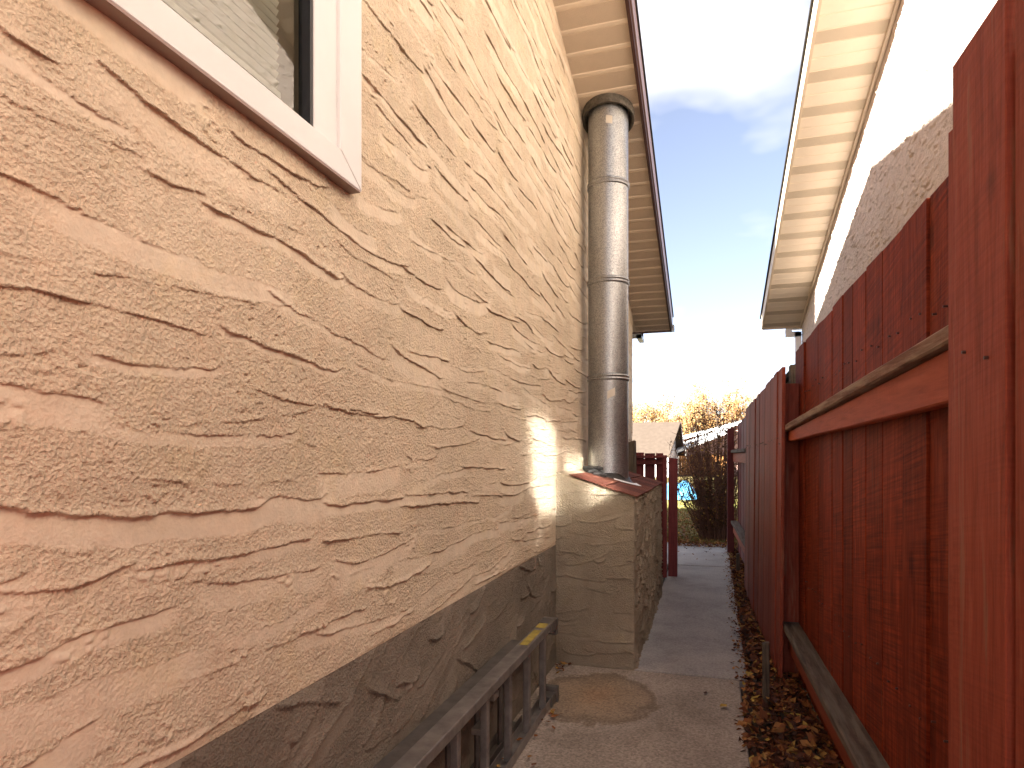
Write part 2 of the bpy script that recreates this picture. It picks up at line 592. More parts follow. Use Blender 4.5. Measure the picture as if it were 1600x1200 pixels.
def sstep(x):
    x = np.clip(x, 0, 1)
    return x * x * (3 - 2 * x)


def vnoise(nu, nv, cu, cv, rng):
    """smooth value noise on an nu x nv grid with cells of cu x cv samples"""
    gu, gv = int(nu / cu) + 3, int(nv / cv) + 3
    g = rng.random((gu, gv)).astype(np.float32)
    u = np.arange(nu) / cu
    v = np.arange(nv) / cv
    iu, iv = u.astype(int), v.astype(int)
    fu = sstep(u - iu)[:, None].astype(np.float32)
    fv = sstep(v - iv)[None, :].astype(np.float32)
    a = g[iu][:, iv] * (1 - fu) + g[iu + 1][:, iv] * fu
    b = g[iu][:, iv + 1] * (1 - fu) + g[iu + 1][:, iv + 1] * fu
    return a * (1 - fv) + b * fv


def stucco_map(lu, lv, res, rng, dv=0.074, length=(0.28, 0.80), thick=(0.0020, 0.0056), angle=(0.0, 0.06), cover=1.0, smooth=0.92, grain=0.0013, band=(0.13, 0.2)):
    """relief of trowelled stucco: overlapping strokes whose lower lips stand proud, sandy grain between, smoothed patches below the lips"""
    nu, nv = int(lu / res) + 1, int(lv / res) + 1
    H = np.zeros((nu, nv), np.float32)
    S = np.ones((nu, nv), np.float32)
    S *= 0.78 + 0.22 * sstep(vnoise(nu, nv, 0.16 / res, 0.09 / res, rng) * 2.2 - 0.4)
    jobs = []
    v = -0.05
    while v < lv + 0.05:
        u = -rng.random() * 0.4
        while u < lu:
            L = rng.uniform(*length)
            if rng.random() < cover:
                jobs.append((u + L / 2 + rng.normal(0, 0.03), v + rng.normal(0, dv * 0.30), L))
            u += L * rng.uniform(0.72, 1.08)
        v += dv * rng.uniform(0.8, 1.2)
    rng.shuffle(jobs)
    for cu, cv, L in jobs:
        a = rng.normal(angle[0], angle[1])
        T = rng.uniform(*thick) * (0.45 + 0.55 * (rng.random() > 0.2))
        hb = rng.uniform(*band)
        pad = L * 0.5
        ext = abs(math.sin(a)) * L * 0.5
        u0, u1 = max(0, int((cu - pad) / res)), min(nu, int((cu + pad) / res) + 1)
        v0, v1 = max(0, int((cv - ext - 0.11) / res)), min(nv, int((cv + ext + hb + 0.02) / res) + 1)
        if u1 - u0 < 4 or v1 - v0 < 4:
            continue
        uu = (np.arange(u0, u1) * res - cu).astype(np.float32)
        vv = (np.arange(v0, v1) * res - cv).astype(np.float32)
        m = u1 - u0
        t = uu / (L * 0.5)
        edge = math.tan(a) * uu + rng.normal(0.004, 0.008) * t * t * 1.5 + 0.02 * np.abs(t) ** 5 * rng.choice([0, 1, 1.3])
        for cell, amp in ((0.14, 0.012), (0.05, 0.005), (0.016, 0.0026), (0.007, 0.0018)):
            k = vnoise(m, 1, max(cell / res, 1.0), 1, rng)[:, 0] - 0.5
            edge = edge + k * amp
        lip = 0.55 + 0.9 * vnoise(m, 1, max(0.06 / res, 1), 1, rng)[:, 0]
        win = sstep((1 - np.abs(t)) / rng.uniform(0.12, 0.4))
        d = vv[None, :] - edge[:, None]
        prof = sstep(d / 0.0022 + 0.5) * np.clip(1 - d / hb, 0, 1) ** 0.8
        prof = prof * (1 + 0.55 * np.exp(-((d - 0.004) / 0.006) ** 2))
        P = (T * win * lip)[:, None] * prof
        sl = (slice(u0, u1), slice(v0, v1))
        H[sl] = np.maximum(H[sl], P) + 0.10 * np.minimum(H[sl], P)
        if rng.random() < 0.55:
            sw = rng.uniform(0.02, 0.07)
            sm = sstep((d + sw + 0.006 * (lip[:, None] - 1)) / 0.009) * (d < 0.001) * win[:, None] * smooth * rng.uniform(0.5, 1)
            S[sl] *= (1 - sm)
    g = (vnoise(nu, nv, max(0.007 / res, 1), max(0.0052 / res, 1), rng) - 0.5) + 0.7 * (vnoise(nu, nv, max(0.0045 / res, 1), max(0.0045 / res, 1), rng) - 0.5) + 0.35 * (vnoise(nu, nv, 0.022 / res, 0.010 / res, rng) - 0.5)
    H += g * S * grain * 1.7
    # torn clumps here and there
    cl = sstep((vnoise(nu, nv, 0.13 / res, 0.07 / res, rng) - 0.74) * 6) * sstep((vnoise(nu, nv, 0.014 / res, 0.009 / res, rng) - 0.45) * 4)
    H += cl * 0.003
    H += (vnoise(nu, nv, 0.35 / res, 0.2 / res, rng) - 0.5) * 0.006
    zone = vnoise(nu, nv, 0.22 / res, 0.10 / res, rng)
    pit = sstep((vnoise(nu, nv, 0.011 / res, 0.007 / res, rng) - 0.84) * 9) * sstep((zone - 0.42) * 5) * S
    H -= pit * 0.0035 * (grain / 0.0012)
    return H, S


def sample(Mp, res, u, v):
    iu = np.clip(np.round(u / res).astype(int), 0, Mp.shape[0] - 1)
    iv = np.clip(np.round(v / res).astype(int), 0, Mp.shape[1] - 1)
    return Mp[iu][:, iv]


def grid_object(name, X, Y, Z, S, mat, parent, keep=None, flip=False):
    nu, nv = X.shape
    org = WO[parent]
    co = np.stack([X - org.x, Y - org.y, Z - org.z], -1).reshape(-1, 3).astype(np.float32)
    idx = np.arange(nu * nv).reshape(nu, nv)
    q = np.stack([idx[:-1, :-1], idx[1:, :-1], idx[1:, 1:], idx[:-1, 1:]], -1)
    if keep is not None:
        q = q[keep[:-1, :-1] & keep[1:, :-1] & keep[1:, 1:] & keep[:-1, 1:]]
    q = q.reshape(-1, 4)
    if flip:
        q = q[:, ::-1]
    me = bpy.data.meshes.new(name)
    me.vertices.add(len(co))
    me.vertices.foreach_set('co', co.ravel())
    me.loops.add(q.size)
    me.loops.foreach_set('vertex_index', np.ascontiguousarray(q).ravel().astype(np.int32))
    me.polygons.add(len(q))
    me.polygons.foreach_set('loop_start', np.arange(0, q.size, 4, dtype=np.int32))
    me.polygons.foreach_set('use_smooth', np.ones(len(q), dtype=bool))
    at = me.attributes.new('rough', 'FLOAT', 'POINT')
    at.data.foreach_set('value', S.reshape(-1).astype(np.float32))
    me.update(calc_edges=True)
    return finish(name, me, org, mat, parent)


def edge_fade(a, lo, hi, w):
    return sstep((a - lo) / w) * sstep((hi - a) / w)

# ------------------------------------------------------------------ ground, path
WX = -0.964                                     # alley face of the left house
LS = 0.245                                      # fall of its rake per metre
RIDGE_L = 3.17


def soff_l(y):
    return 4.22 - LS * (np.abs(y - RIDGE_L) - (4.313 - RIDGE_L))


g = MB()
NG = 60
xs = np.concatenate([[-250, -120, -60, -30], np.linspace(-12, 12, 9), [30, 60, 120, 250]])
ys = np.concatenate([[-120, -60, -30, -15], np.linspace(-6, 16, 12), [30, 60, 120, 250, 500]])
v = [(x, y, -0.045) for x in xs for y in ys]
ny = len(ys)
f = [(i * ny + j, (i + 1) * ny + j, (i + 1) * ny + j + 1, i * ny + j + 1) for i in range(len(xs) - 1) for j in range(ny - 1)]
g.add(v, f)
structure(g.build('ground', M['soil']))

# lawn with a gently uneven surface beyond the end of the path
lw = MB()
lx, ly = np.linspace(-14, 14, 57), np.linspace(10.32, 46, 72)
v = [(x, y, -0.012 + 0.02 * math.sin(x * 1.7 + y) * math.sin(y * 0.9) - (0.03 if y < 10.4 else 0)) for x in lx for y in ly]
f = [(i * 72 + j, (i + 1) * 72 + j, (i + 1) * 72 + j + 1, i * 72 + j + 1) for i in range(56) for j in range(71)]
lw.add(v, f)
structure(lw.build('lawn', M['lawn'], smooth=True))

# concrete path: each slab a piece of it
path = bpy.data.objects.new('path', None)
COL.objects.link(path)
WO[path] = Vector((0, 0, 0))
path['kind'] = 'structure'
slabs = [(-3.0, 4.072, WX, WX, 0.155, 0.175, 'slab_near', 0.0),
         (4.088, 6.2, -0.47, -0.47, 0.222, 0.242, 'slab', 0.004),
         (6.212, 8.22, -0.47, -0.47, 0.243, 0.252, 'slab', -0.002),
         (8.232, 10.33, -0.90, -0.90, 0.25, 0.29, 'slab', 0.002)]
for y0, y1, xl0, xl1, xr0, xr1, mt, dz in slabs:
    b = MB()
    skew = 0.05 if y1 < 5 or y0 > 4 else 0
    e = [(xl0, y0), (xr0, y0 + (0.012 if y0 > 0 else 0)), (xr1, y1 + 0.012), (xl1, y1)]
    b.hexa([(x, y, -0.10) for x, y in e] + [(x, y, dz) for x, y in e])
    b.build('slab', M[mt], path, bevel=0.006)

# ------------------------------------------------------------------ left house
house = empty('house', (WX, 8.46, 0), 'beige stucco house with taupe base, brown edged eave and steel flue along the alley', 'house')
HY0, HY1 = -2.6, 8.46
WIN = (0.17, 1.582, 2.092, 3.32)                # outer frame of the window: y0, y1, z0, z1


def wall_columns(y0, y1):
    c = [y0]
    while c[-1] < y1:
        y = c[-1]
        if y < 0.45:
            st = 0.05
        else:
            st = min(max(0.0036, y * y / 614 * 1.0), 0.03)
        c.append(y + st)
    c[-1] = y1
    return np.array(c)


RES = 0.003
ys_ = wall_columns(HY0, HY1)
Hm, Sm = stucco_map(HY1 - HY0, 3.8, RES, NR)
vs_ = np.arange(0.774, 4.46, 0.0034)
hh = sample(Hm, RES, ys_ - HY0, vs_ - 0.774)
ss = sample(Sm, RES, ys_ - HY0, vs_ - 0.774)
Yg, Zg = np.meshgrid(ys_, vs_, indexing='ij')
top = soff_l(Yg) + 0.03
keep = Zg < top + 0.02
hole = (Yg > WIN[0] + 0.035) & (Yg < WIN[1] - 0.035) & (Zg > WIN[2] + 0.03) & (Zg < WIN[3] - 0.03)
keep &= ~hole
hh = hh * sstep((Zg - 0.774) / 0.012 * 0.8 + 0.2)
Zs = np.where((Zg > 0.80), Zg - 0.7 * np.clip(hh, 0, 0.02), Zg)     # the lips sag a little over their own shadow
grid_object('stucco_wall', WX + hh, Yg, Zs, ss, M['stucco'], house, keep)
# painted base band of the same render, thrown on with looser diagonal strokes
BR = np.random.default_rng(5)
Hb, Sb = stucco_map(HY1 - HY0, 0.9, RES, BR, 0.085, (0.10, 0.40), (0.003, 0.009), (0.32, 0.45), 0.9, 0.6, 0.0012, (0.04, 0.10))
vb = np.arange(-0.06, 0.7741, 0.006)
vb[-1] = 0.774
yb = ys_[(ys_ < 0.45)].tolist() + np.arange(0.45, 4.3, 0.008).tolist() + np.arange(4.3, HY1, 0.04).tolist() + [HY1]
yb = np.array(yb)
hb = sample(Hb, RES, yb - HY0, vb + 0.06)
sb = sample(Sb, RES, yb - HY0, vb + 0.06)
Yb, Zb = np.meshgrid(yb, vb, indexing='ij')
hb = hb * sstep((0.774 - Zb) / 0.012)
grid_object('base_band', WX - 0.0015 + hb, Yb, Zb, sb, M['stucco_base'], house)

# the rest of the house body, closed
b = MB()
zt = lambda y: float(soff_l(y)) + 0.03
b.add([(WX - 0.001, HY1, -0.06), (-9, HY1, -0.06), (-9, HY1, zt(HY1)), (WX - 0.001, HY1, zt(HY1))], [(0, 3, 2, 1)])
b.add([(WX - 0.001, HY0, -0.06), (-9, HY0, -0.06), (-9, HY0, zt(HY0)), (WX - 0.001, HY0, zt(HY0))], [(0, 1, 2, 3)])
b.add([(-9, HY0, -0.06), (-9, HY1, -0.06), (-9, HY1, zt(HY1)), (-9, RIDGE_L, zt(RIDGE_L)), (-9, HY0, zt(HY0))], [(0, 1, 2, 3, 4)])
b.build('outer_wall', M['wall_plain'], house)

# roof: two slopes, ridge across the alley direction, with a thick shingle edge
FX = -0.50                                      # alley edge of the rake
YE0, YE1 = -2.62 - 0.49, 8.97
b = MB()
for ya, yb_ in ((RIDGE_L, YE1), (RIDGE_L, YE0)):
    za, zb_ = float(soff_l(ya)) + 0.19, float(soff_l(yb_)) + 0.19
    x0, x1 = FX + 0.035, -9.4
    b.hexa([(x0, ya, za), (x1, ya, za), (x1, yb_ + (0.05 if yb_ > 0 else -0.05), zb_), (x0, yb_ + (0.05 if yb_ > 0 else -0.05), zb_)] +
           [(x0, ya, za + 0.03), (x1, ya, za + 0.03), (x1, yb_ + (0.05 if yb_ > 0 else -0.05), zb_ + 0.03), (x0, yb_ + (0.05 if yb_ > 0 else -0.05), zb_ + 0.03)])
b.build('roof', M['shingle_dark'], house)
# fascia board under the shingles, with a lighter drip edge
for nm, x0, x1, z0, z1, mt in (('fascia', FX - 0.012, FX + 0.012, -0.022, 0.135, 'brown_trim'), ('drip_edge', FX + 0.0125, FX + 0.024, 0.02, 0.188, 'brown_trim_pale')):
    b = MB()
    for ya, yb_ in ((RIDGE_L, YE1), (RIDGE_L, YE0)):
        za, zb_ = float(soff_l(ya)), float(soff_l(yb_))
        b.hexa([(x0, ya, za + z0), (x1, ya, za + z0), (x1, yb_, zb_ + z0), (x0, yb_, zb_ + z0), (x0, ya, za + z1), (x1, ya, za + z1), (x1, yb_, zb_ + z1), (x0, yb_, zb_ + z1)])
    b.build(nm, M[mt], house)
# eave closing board at the far low end
b = MB()
ze = float(soff_l(YE1))
b.box((FX - 0.012, YE1 - 0.02, ze - 0.02), (-9.4, YE1, ze + 0.18))
b.build('eave_fascia', M['brown_trim'], house)
b = MB()
b.add([(WX, HY1, ze + 0.12), (WX, YE1 - 0.02, ze + 0.003), (-9.4, YE1 - 0.02, ze + 0.003), (-9.4, HY1, ze + 0.12)], [(0, 1, 2, 3)])
b.build('eave_soffit', M['soffit'], house)


def soffit_panels(parent, y0, y1, pitch, xw, xf, zf, cyc, mats, ridge=None):
    """vented metal panels across a rake, each a folded strip of its own"""
    k = 0
    y = y0
    while y < y1 - 0.02:
        e = min(y + pitch, y1)
        kind = cyc[k % len(cyc)]
        b = MB()
        g_ = 0.012                                # lapped groove along the seam
        prof = [(y, 0.008), (y + g_ * 0.5, 0.008), (y + g_, 0.0), (e - 0.030, 0.0), (e - 0.024, -0.005), (e - 0.003, -0.005), (e, 0.008)] if kind == 'v' else \
               [(y, 0.008), (y + 0.004, 0.008), (y + 0.008, 0.0), (e - 0.004, 0.0), (e, 0.008)]
        v, f = [], []
        for x in (xw, xf):
            for yy, dz in prof:
                v.append((x, yy, zf(yy) + dz))
        n = len(prof)
        f = [(i, i + 1, n + i + 1, n + i) for i in range(n - 1)]
        b.add(v, f)
        o = b.build('soffit_panel', M[mats[0]], parent, origin=(xf, y, zf(y)))
        o.data.materials.append(M[mats[1]])
        if kind in 'vp':
            big = max(range(n - 1), key=lambda i: prof[i + 1][0] - prof[i][0])
            o.data.polygons[big].material_index = 1
        y = e
        k += 1


zf_l = lambda y: float(soff_l(y))
soffit_panels(house, RIDGE_L, YE1 - 0.02, 0.1812, WX - 0.01, FX - 0.012, zf_l, 'v', ('soffit', 'soffit_vent'))
b = MB()
b.add([(WX - 0.01, YE0, zf_l(YE0)), (FX, YE0, zf_l(YE0)), (FX, RIDGE_L, zf_l(RIDGE_L)), (WX - 0.01, RIDGE_L, zf_l(RIDGE_L))], [(0, 1, 2, 3)])
b.build('soffit_back', M['soffit'], house)
# gutter on the far eave and its elbow back to the corner
b = MB()
b.prism([(FX + 0.045, YE1 + 0.002, ze + 0.08), (FX + 0.045, YE1 + 0.002, ze - 0.005), (FX + 0.045, YE1 + 0.075, ze - 0.005), (FX + 0.045, YE1 + 0.11, ze + 0.08)], (-8.9, 0, 0))
gt = b.build('gutter', M['gutter'], house)
b = MB()
b.box((-0.875, YE1 + 0.01, ze - 0.09), (-0.93, YE1 + 0.06, ze - 0.006))
b.build('outlet', M['black'], gt)
b = MB()
b.box((-0.865, 8.62, ze - 0.135), (-1.3, 8.69, ze - 0.085))
b.box((-0.865, 8.62, ze - 0.135), (-0.93, YE1 + 0.06, ze - 0.092))
b.build('downspout_elbow', M['gutter'], gt)
b = MB()
b.box((-1.2, 8.463, 0.0), (-1.3, 8.54, ze - 0.09))
b.build('downspout', M['gutter'], house)

# added unseen boxed chimney, placed to shade the far corner of the opposite wall
b = MB()
b.box((-2.2, 3.42, 4.2), (-2.9, 4.30, 5.62))
b.build('added_shade_chimney', M['wall_plain'], house)
b = MB()
b.box((-2.14, 3.36, 5.622), (-2.96, 4.36, 5.70))
b.build('added_shade_chimney_cap', M['brown_trim'], house)

# window of the left house: white frame, sash, glass, blind
win = MB()
y0, y1, z0, z1 = WIN
xo = WX + 0.034
fw_, fs_ = 0.072, 0.108
win.prism([(xo, y0, z0), (xo, y1, z0), (xo, y1 - fs_, z0 + fw_), (xo, y0 + fs_, z0 + fw_)], (-0.05, 0, 0))
win.prism([(xo, y1, z0), (xo, y1, z1), (xo, y1 - fs_, z1 - fw_), (xo, y1 - fs_, z0 + fw_)], (-0.05, 0, 0))
win.prism([(xo, y1, z1), (xo, y0, z1), (xo, y0 + fs_, z1 - fw_), (xo, y1 - fs_, z1 - fw_)], (-0.05, 0, 0))
win.prism([(xo, y0, z1), (xo, y0, z0), (xo, y0 + fs_, z0 + fw_), (xo, y0 + fs_, z1 - fw_)], (-0.05, 0, 0))
wo = win.build('window', M['white_trim'], house, bevel=0.003)
b = MB()
b.box((xo + 0.002, y1 - 0.012, z0 - 0.006), (xo - 0.04, y0, z0 - 0.0005))
b.build('drip_sill', M['brown_trim_pale'], wo)
b = MB()
iy0, iy1, iz0, iz1 = y0 + fs_, y1 - fs_, z0 + fw_, z1 - fw_
b.box((xo - 0.012, iy1 + 0.001, iz0 - 0.02), (xo - 0.06, iy1 - 0.10, iz1))
b.box((xo - 0.014, iy0, iz0 - 0.02), (xo - 0.06, iy1 - 0.10, iz0 + 0.004))
b.box((xo - 0.012, iy0 - 0.001, iz0), (xo - 0.06, iy0 + 0.05, iz1))
b.build('sash', M['white_trim'], wo, bevel=0.002)
b = MB()
b.box((xo - 0.016, iy1 - 0.1005, iz0), (xo - 0.05, iy1 - 0.112, iz1))
b.build('gasket', M['black'], wo)
b = MB()
b.add([(xo - 0.04, iy0, iz0 - 0.02), (xo - 0.04, iy1 - 0.105, iz0 - 0.02), (xo - 0.04, iy1 - 0.105, iz1), (xo - 0.04, iy0, iz1)], [(0, 1, 2, 3)])
b.build('pane', M['glass'], wo)
for k in range(44):
    b = MB()
    z = iz0 + 0.075 + k * 0.0215
    yr = iy1 - 0.165 + R.uniform(-0.002, 0.002)
    b.add([(xo - 0.085, iy0 + 0.02, z), (xo - 0.085, yr, z), (xo - 0.073, iy0 + 0.02, z + 0.009), (xo - 0.073, yr, z + 0.009), (xo - 0.066, iy0 + 0.02, z + 0.020), (xo - 0.066, yr, z + 0.020)], [(0, 1, 3, 2), (2, 3, 5, 4)])
    b.build('blind_slat', M['blind'], wo)
b = MB()
b.box((xo - 0.09, iy0 + 0.02, iz0 + 0.055), (xo - 0.062, iy1 - 0.165, iz0 + 0.068))
b.build('blind_rail', M['blind'], wo)
b = MB()
rx = WX - 0.9
b.add([(rx, y0 - 0.4, z0 - 0.5), (rx, y1 + 0.4, z0 - 0.5), (rx, y1 + 0.4, z1 + 0.2), (rx, y0 - 0.4, z1 + 0.2),
       (WX - 0.012, y0 - 0.4, z0 - 0.5), (WX - 0.012, y1 + 0.4, z0 - 0.5), (WX - 0.012, y1 + 0.4, z1 + 0.2), (WX - 0.012, y0 - 0.4, z1 + 0.2)],
      [(0, 1, 2, 3), (0, 4, 5, 1), (1, 5, 6, 2), (2, 6, 7, 3), (3, 7, 4, 0)])
b.build('room_lining', M['room'], house)
# reveal between the hole in the render and the sash
b = MB()
b.box((WX - 0.12, iy1 - 0.09, iz0 - 0.05), (WX + 0.004, iy1 + 0.03, iz1 + 0.04))
b.box((WX - 0.12, iy0 - 0.03, iz0 - 0.05), (WX + 0.004, iy1 - 0.09, iz0 - 0.022))
b.build('inner_jamb', M['cream_trim'], wo)

# ---- chimney chase: khaki stucco box with a shingled top
CX0, CX1, CY0, CY1 = WX, -0.453, 4.083, 6.42
CZ0, CZ1 = 1.252, 1.098


def chase_top(x):
    return CZ0 + (CZ1 - CZ0) * (x - CX0) / (CX1 - CX0)


CR = np.random.default_rng(21)
Hc, Sc = stucco_map(CX1 - CX0 + 0.1, 1.4, 0.003, CR, 0.095, (0.10, 0.34), (0.0018, 0.006), (0.0, 0.12), 0.9, 0.7, 0.0008, (0.05, 0.11))
us = np.arange(CX0, CX1 + 0.0001, 0.004)
us[-1] = CX1
ts = np.linspace(0, 1, 240)
U, T = np.meshgrid(us, ts, indexing='ij')
Zc = -0.06 + (chase_top(U) + 0.06) * T
hc = Hc[np.clip(((U - CX0) / 0.003).astype(int), 0, Hc.shape[0] - 1), np.clip(((Zc + 0.06) / 0.003).astype(int), 0, Hc.shape[1] - 1)]
sc_m = Sc[np.clip(((U - CX0) / 0.003).astype(int), 0, Hc.shape[0] - 1), np.clip(((Zc + 0.06) / 0.003).astype(int), 0, Hc.shape[1] - 1)]
hc = hc * sstep((CX1 - U) / 0.02)
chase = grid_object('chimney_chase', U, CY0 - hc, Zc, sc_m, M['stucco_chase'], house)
chase['label'] = 'khaki stucco chimney chase with red brown shingled top'
Hd, Sd = stucco_map(CY1 - CY0 + 0.1, 1.3, 0.004, CR, 0.055, (0.06, 0.20), (0.006, 0.016), (0.75, 0.5), 0.95, 0.4, 0.0018, (0.03, 0.07))
us = np.arange(CY0, CY1, 0.008)
us[-1] = CY1
zs = np.linspace(-0.06, CZ1, 170)
U, Zd = np.meshgrid(us, zs, indexing='ij')
hd = sample(Hd, 0.004, us - CY0, zs + 0.06) * sstep((U - CY0) / 0.02)
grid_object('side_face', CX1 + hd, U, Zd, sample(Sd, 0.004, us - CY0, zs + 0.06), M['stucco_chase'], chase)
b = MB()
b.add([(CX0, CY1, -0.06), (CX1, CY1, -0.06), (CX1, CY1, CZ1), (CX0, CY1, CZ0)], [(0, 3, 2, 1)])
b.add([(CX0, CY0, CZ0), (CX1, CY0, CZ1), (CX1, CY1, CZ1), (CX0, CY1, CZ0)], [(0, 1, 2, 3)])
b.build('back_face', M['stucco_chase'], chase)
# shingle courses on the chase
nx = Vector((-(CZ1 - CZ0), 0, CX1 - CX0)).normalized()
sd_ = Vector((CX1 - CX0, 0, CZ1 - CZ0)).normalized()
base_p = Vector((CX0, 0, CZ0))


def on_top(t, y, h):
    return base_p + sd_ * t + nx * h + Vector((0, y, 0))


for row, (ta, tb, h0) in enumerate(((0.30, 0.555, 0.003), (0.095, 0.335, 0.0085))):
    y = CY0 - 0.028
    k = 0
    while y < CY1 + 0.02:
        w = 0.30 if not (k == 0 and row) else 0.17
        e = min(y + w, CY1 + 0.03)
        b = MB()
        j = R.uniform(-0.004, 0.004)
        a0, a1 = y + 0.003, e - 0.003
        h1 = h0 + 0.001
        b.hexa([on_top(ta, a0, h0), on_top(tb + j, a0, h1), on_top(tb + j, a1, h1), on_top(ta, a1, h0),
                on_top(ta, a0, h0 + 0.004), on_top(tb + j, a0, h1 + 0.006), on_top(tb + j, a1, h1 + 0.006), on_top(ta, a1, h0 + 0.004)])
        b.build('shingle', M['shingle_red'] if R.random() < 0.6 else M['shingle_red2'], chase)
        y = e
        k += 1

# ---- steel flue up the wall through the eave
PX, PY, PR = -0.757, 5.0, 0.156
flue_zs = [1.16, 1.963, 2.71, 3.466, 4.10]
b = MB()
flue = b
n_ = 64
b.lathe((PX, PY), [(PR, 1.16), (PR, 1.963)], n_)
fo = b.build('flue_pipe', M['galv'], house, origin=(PX, PY, 1.15), smooth=True)
fo['label'] = 'galvanised steel chimney flue rising through the eave'
for za, zb_ in zip(flue_zs[1:-1], flue_zs[2:]):
    b = MB()
    b.lathe((PX, PY), [(PR - 0.0005, za), (PR - 0.0005, zb_)], n_)
    b.build('pipe_section', M['galv'], fo, smooth=True)
for z in flue_zs[1:-1]:
    b = MB()
    pr = []
    for i in range(13):
        t = i / 12
        zz = z - 0.024 + 0.048 * t
        bead = max(0.0, math.sin(t * math.pi * 2)) if t < 0.5 else max(0.0, math.sin((t - 0.5) * math.pi * 2))
        pr.append((PR + 0.0012 + 0.0075 * bead, zz))
    pr = [(PR - 0.002, z - 0.0245)] + pr + [(PR - 0.002, z + 0.0245)]
    b.lathe((PX, PY), pr, n_)
    b.build('seam_ring', M['galv'], fo, smooth=True)
b = MB()
v, f = [], []
n2 = 64
for r, dz in ((PR + 0.003, -0.005), (PR + 0.032, -0.062), (PR + 0.045, -0.062), (PR + 0.045, 0.0)):
    for k in range(n2):
        t = 2 * math.pi * k / n2
        x, y = PX + r * math.cos(t), PY + r * math.sin(t)
        v.append((x, y, float(soff_l(y)) + dz - 0.006))
for i in range(3):
    for k in range(n2):
        f.append((i * n2 + k, i * n2 + (k + 1) % n2, (i + 1) * n2 + (k + 1) % n2, (i + 1) * n2 + k))
b.add(v, f)
b.build('collar', M['galv_dark'], fo)


def curved_tag(a0, a1, z0, z1, skew, r=PR + 0.0016):
    b = MB()
    n = 6
    v = []
    for i in range(n + 1):
        t = a0 + (a1 - a0) * i / n
        x, y = PX + r * math.cos(t), PY + r * math.sin(t)
        v += [(x, y, z0 + skew * i / n), (x, y, z1 + skew * i / n)]
    b.add(v, [(2 * i, 2 * i + 2, 2 * i + 3, 2 * i + 1) for i in range(n)])
    return b.build('paper_tag', M['paper'], fo)


curved_tag(rad(-88), rad(-70), 3.895, 3.955, -0.01)
curved_tag(rad(-84), rad(-62), 1.79, 1.85, 0.03)
# dark flashing ring and sealant at the foot of the flue
b = MB()
v, f = [], []
for q in range(5):
    for k in range(n2):
        t = 2 * math.pi * k / n2
        wob = 1 + 0.10 * math.sin(3 * t + 1) + 0.06 * math.sin(7 * t)
        r = [PR + 0.001, PR + 0.006, PR + 0.022 * wob, PR + 0.045 * wob, PR + 0.05 * wob][q]
        h = [0.05, 0.045, 0.022, 0.014, 0.004][q]
        x, y = PX + r * math.cos(t), PY + r * math.sin(t)
        x = max(x, WX + 0.008)
        v.append((x, y, chase_top(x) + h * (1 + 0.25 * math.sin(5 * t + q))))
for q in range(4):
    for k in range(n2):
        f.append((q * n2 + k, q * n2 + (k + 1) % n2, (q + 1) * n2 + (k + 1) % n2, (q + 1) * n2 + k))
b.add(v, f)
b.build('flashing', M['seal'], fo, smooth=True)
b = MB()
bx, by = -0.815, 4.72
for dx, dy, dz, s in ((0, 0, 0.02, 0.045), (0.05, -0.04, 0.015, 0.05), (-0.05, 0.04, 0.03, 0.045), (0.02, 0.02, 0.05, 0.035)):
    c = Vector((bx + dx, by + dy, chase_top(bx + dx) + dz + 0.012))
    pts = [c + Vector((-s, R.uniform(-0.03, 0.03), R.uniform(-0.01, 0.01))), c, c + Vector((s, R.uniform(-0.03, 0.03), R.uniform(-0.012, 0.004)))]
    b.tube(pts, [0.012, 0.024, 0.010], 7)
b.build('sealant_lump', M['seal'], fo)
b = MB()
v, f = [], []
for i in range(13):
    t = rad(-70 + 72 * i / 12)
    for r, h in ((PR + 0.045, 0.018), (PR + 0.062 + 0.028 * math.sin(i / 12 * math.pi) ** 2 * (i / 12), 0.024), (PR + 0.075 + 0.06 * max(0, (i / 12 - 0.4)) * (1 if i < 12 else 0.3), 0.014)):
        x, y = PX + r * math.cos(t), PY + r * math.sin(t)
        v.append((x, y, chase_top(x) + h))
for i in range(12):
    for q in range(2):
        f.append((3 * i + q, 3 * i + 3 + q, 3 * i + 4 + q, 3 * i + 1 + q))
b.add(v, f)
b.build('caulk_bead', M['caulk'], fo, smooth=True)

# ------------------------------------------------------------------ right house
nb = empty('neighbouring_house', (1.25, 9.75, 0), 'pinkish stucco house with cream soffit rising behind the red fence', 'house')
RX, RF, RS = 1.25, 0.732, 0.262
RY1, RYE = 9.78, 9.84
RIDGE_R = 2.6


def soff_r(y):
    return 3.20 - RS * (np.abs(y - RIDGE_R) - (9.84 - RIDGE_R))


RR = np.random.default_rng(33)
Hr, Sr = stucco_map(14.0, 4.6, 0.006, RR, 0.042, (0.03, 0.15), (0.003, 0.009), (0.02, 0.2), 0.62, 0.4, 0.0024, (0.012, 0.026))
yr_ = np.concatenate([np.arange(-3.2, 2.0, 0.08), np.arange(2.0, RY1, 0.013), [RY1]])
zr_ = np.concatenate([np.arange(-0.06, 1.6, 0.12), np.arange(1.6, 5.3, 0.0075)])
Yr, Zr = np.meshgrid(yr_, zr_, indexing='ij')
hr = sample(Hr, 0.006, yr_ + 3.2, np.clip(zr_ - 1.0, 0, 5))
RWIN = (-0.12, 1.58, 2.12, 3.2)
kr = (Zr < soff_r(Yr) + 0.05) & ~((Yr > RWIN[0] + 0.05) & (Yr < RWIN[1] - 0.05) & (Zr > RWIN[2] + 0.05) & (Zr < RWIN[3] - 0.05))
grid_object('stucco_wall', RX - hr, Yr, Zr, sample(Sr, 0.006, yr_ + 3.2, np.clip(zr_ - 1.0, 0, 5)), M['stucco_far'], nb, kr, flip=True)
b = MB()
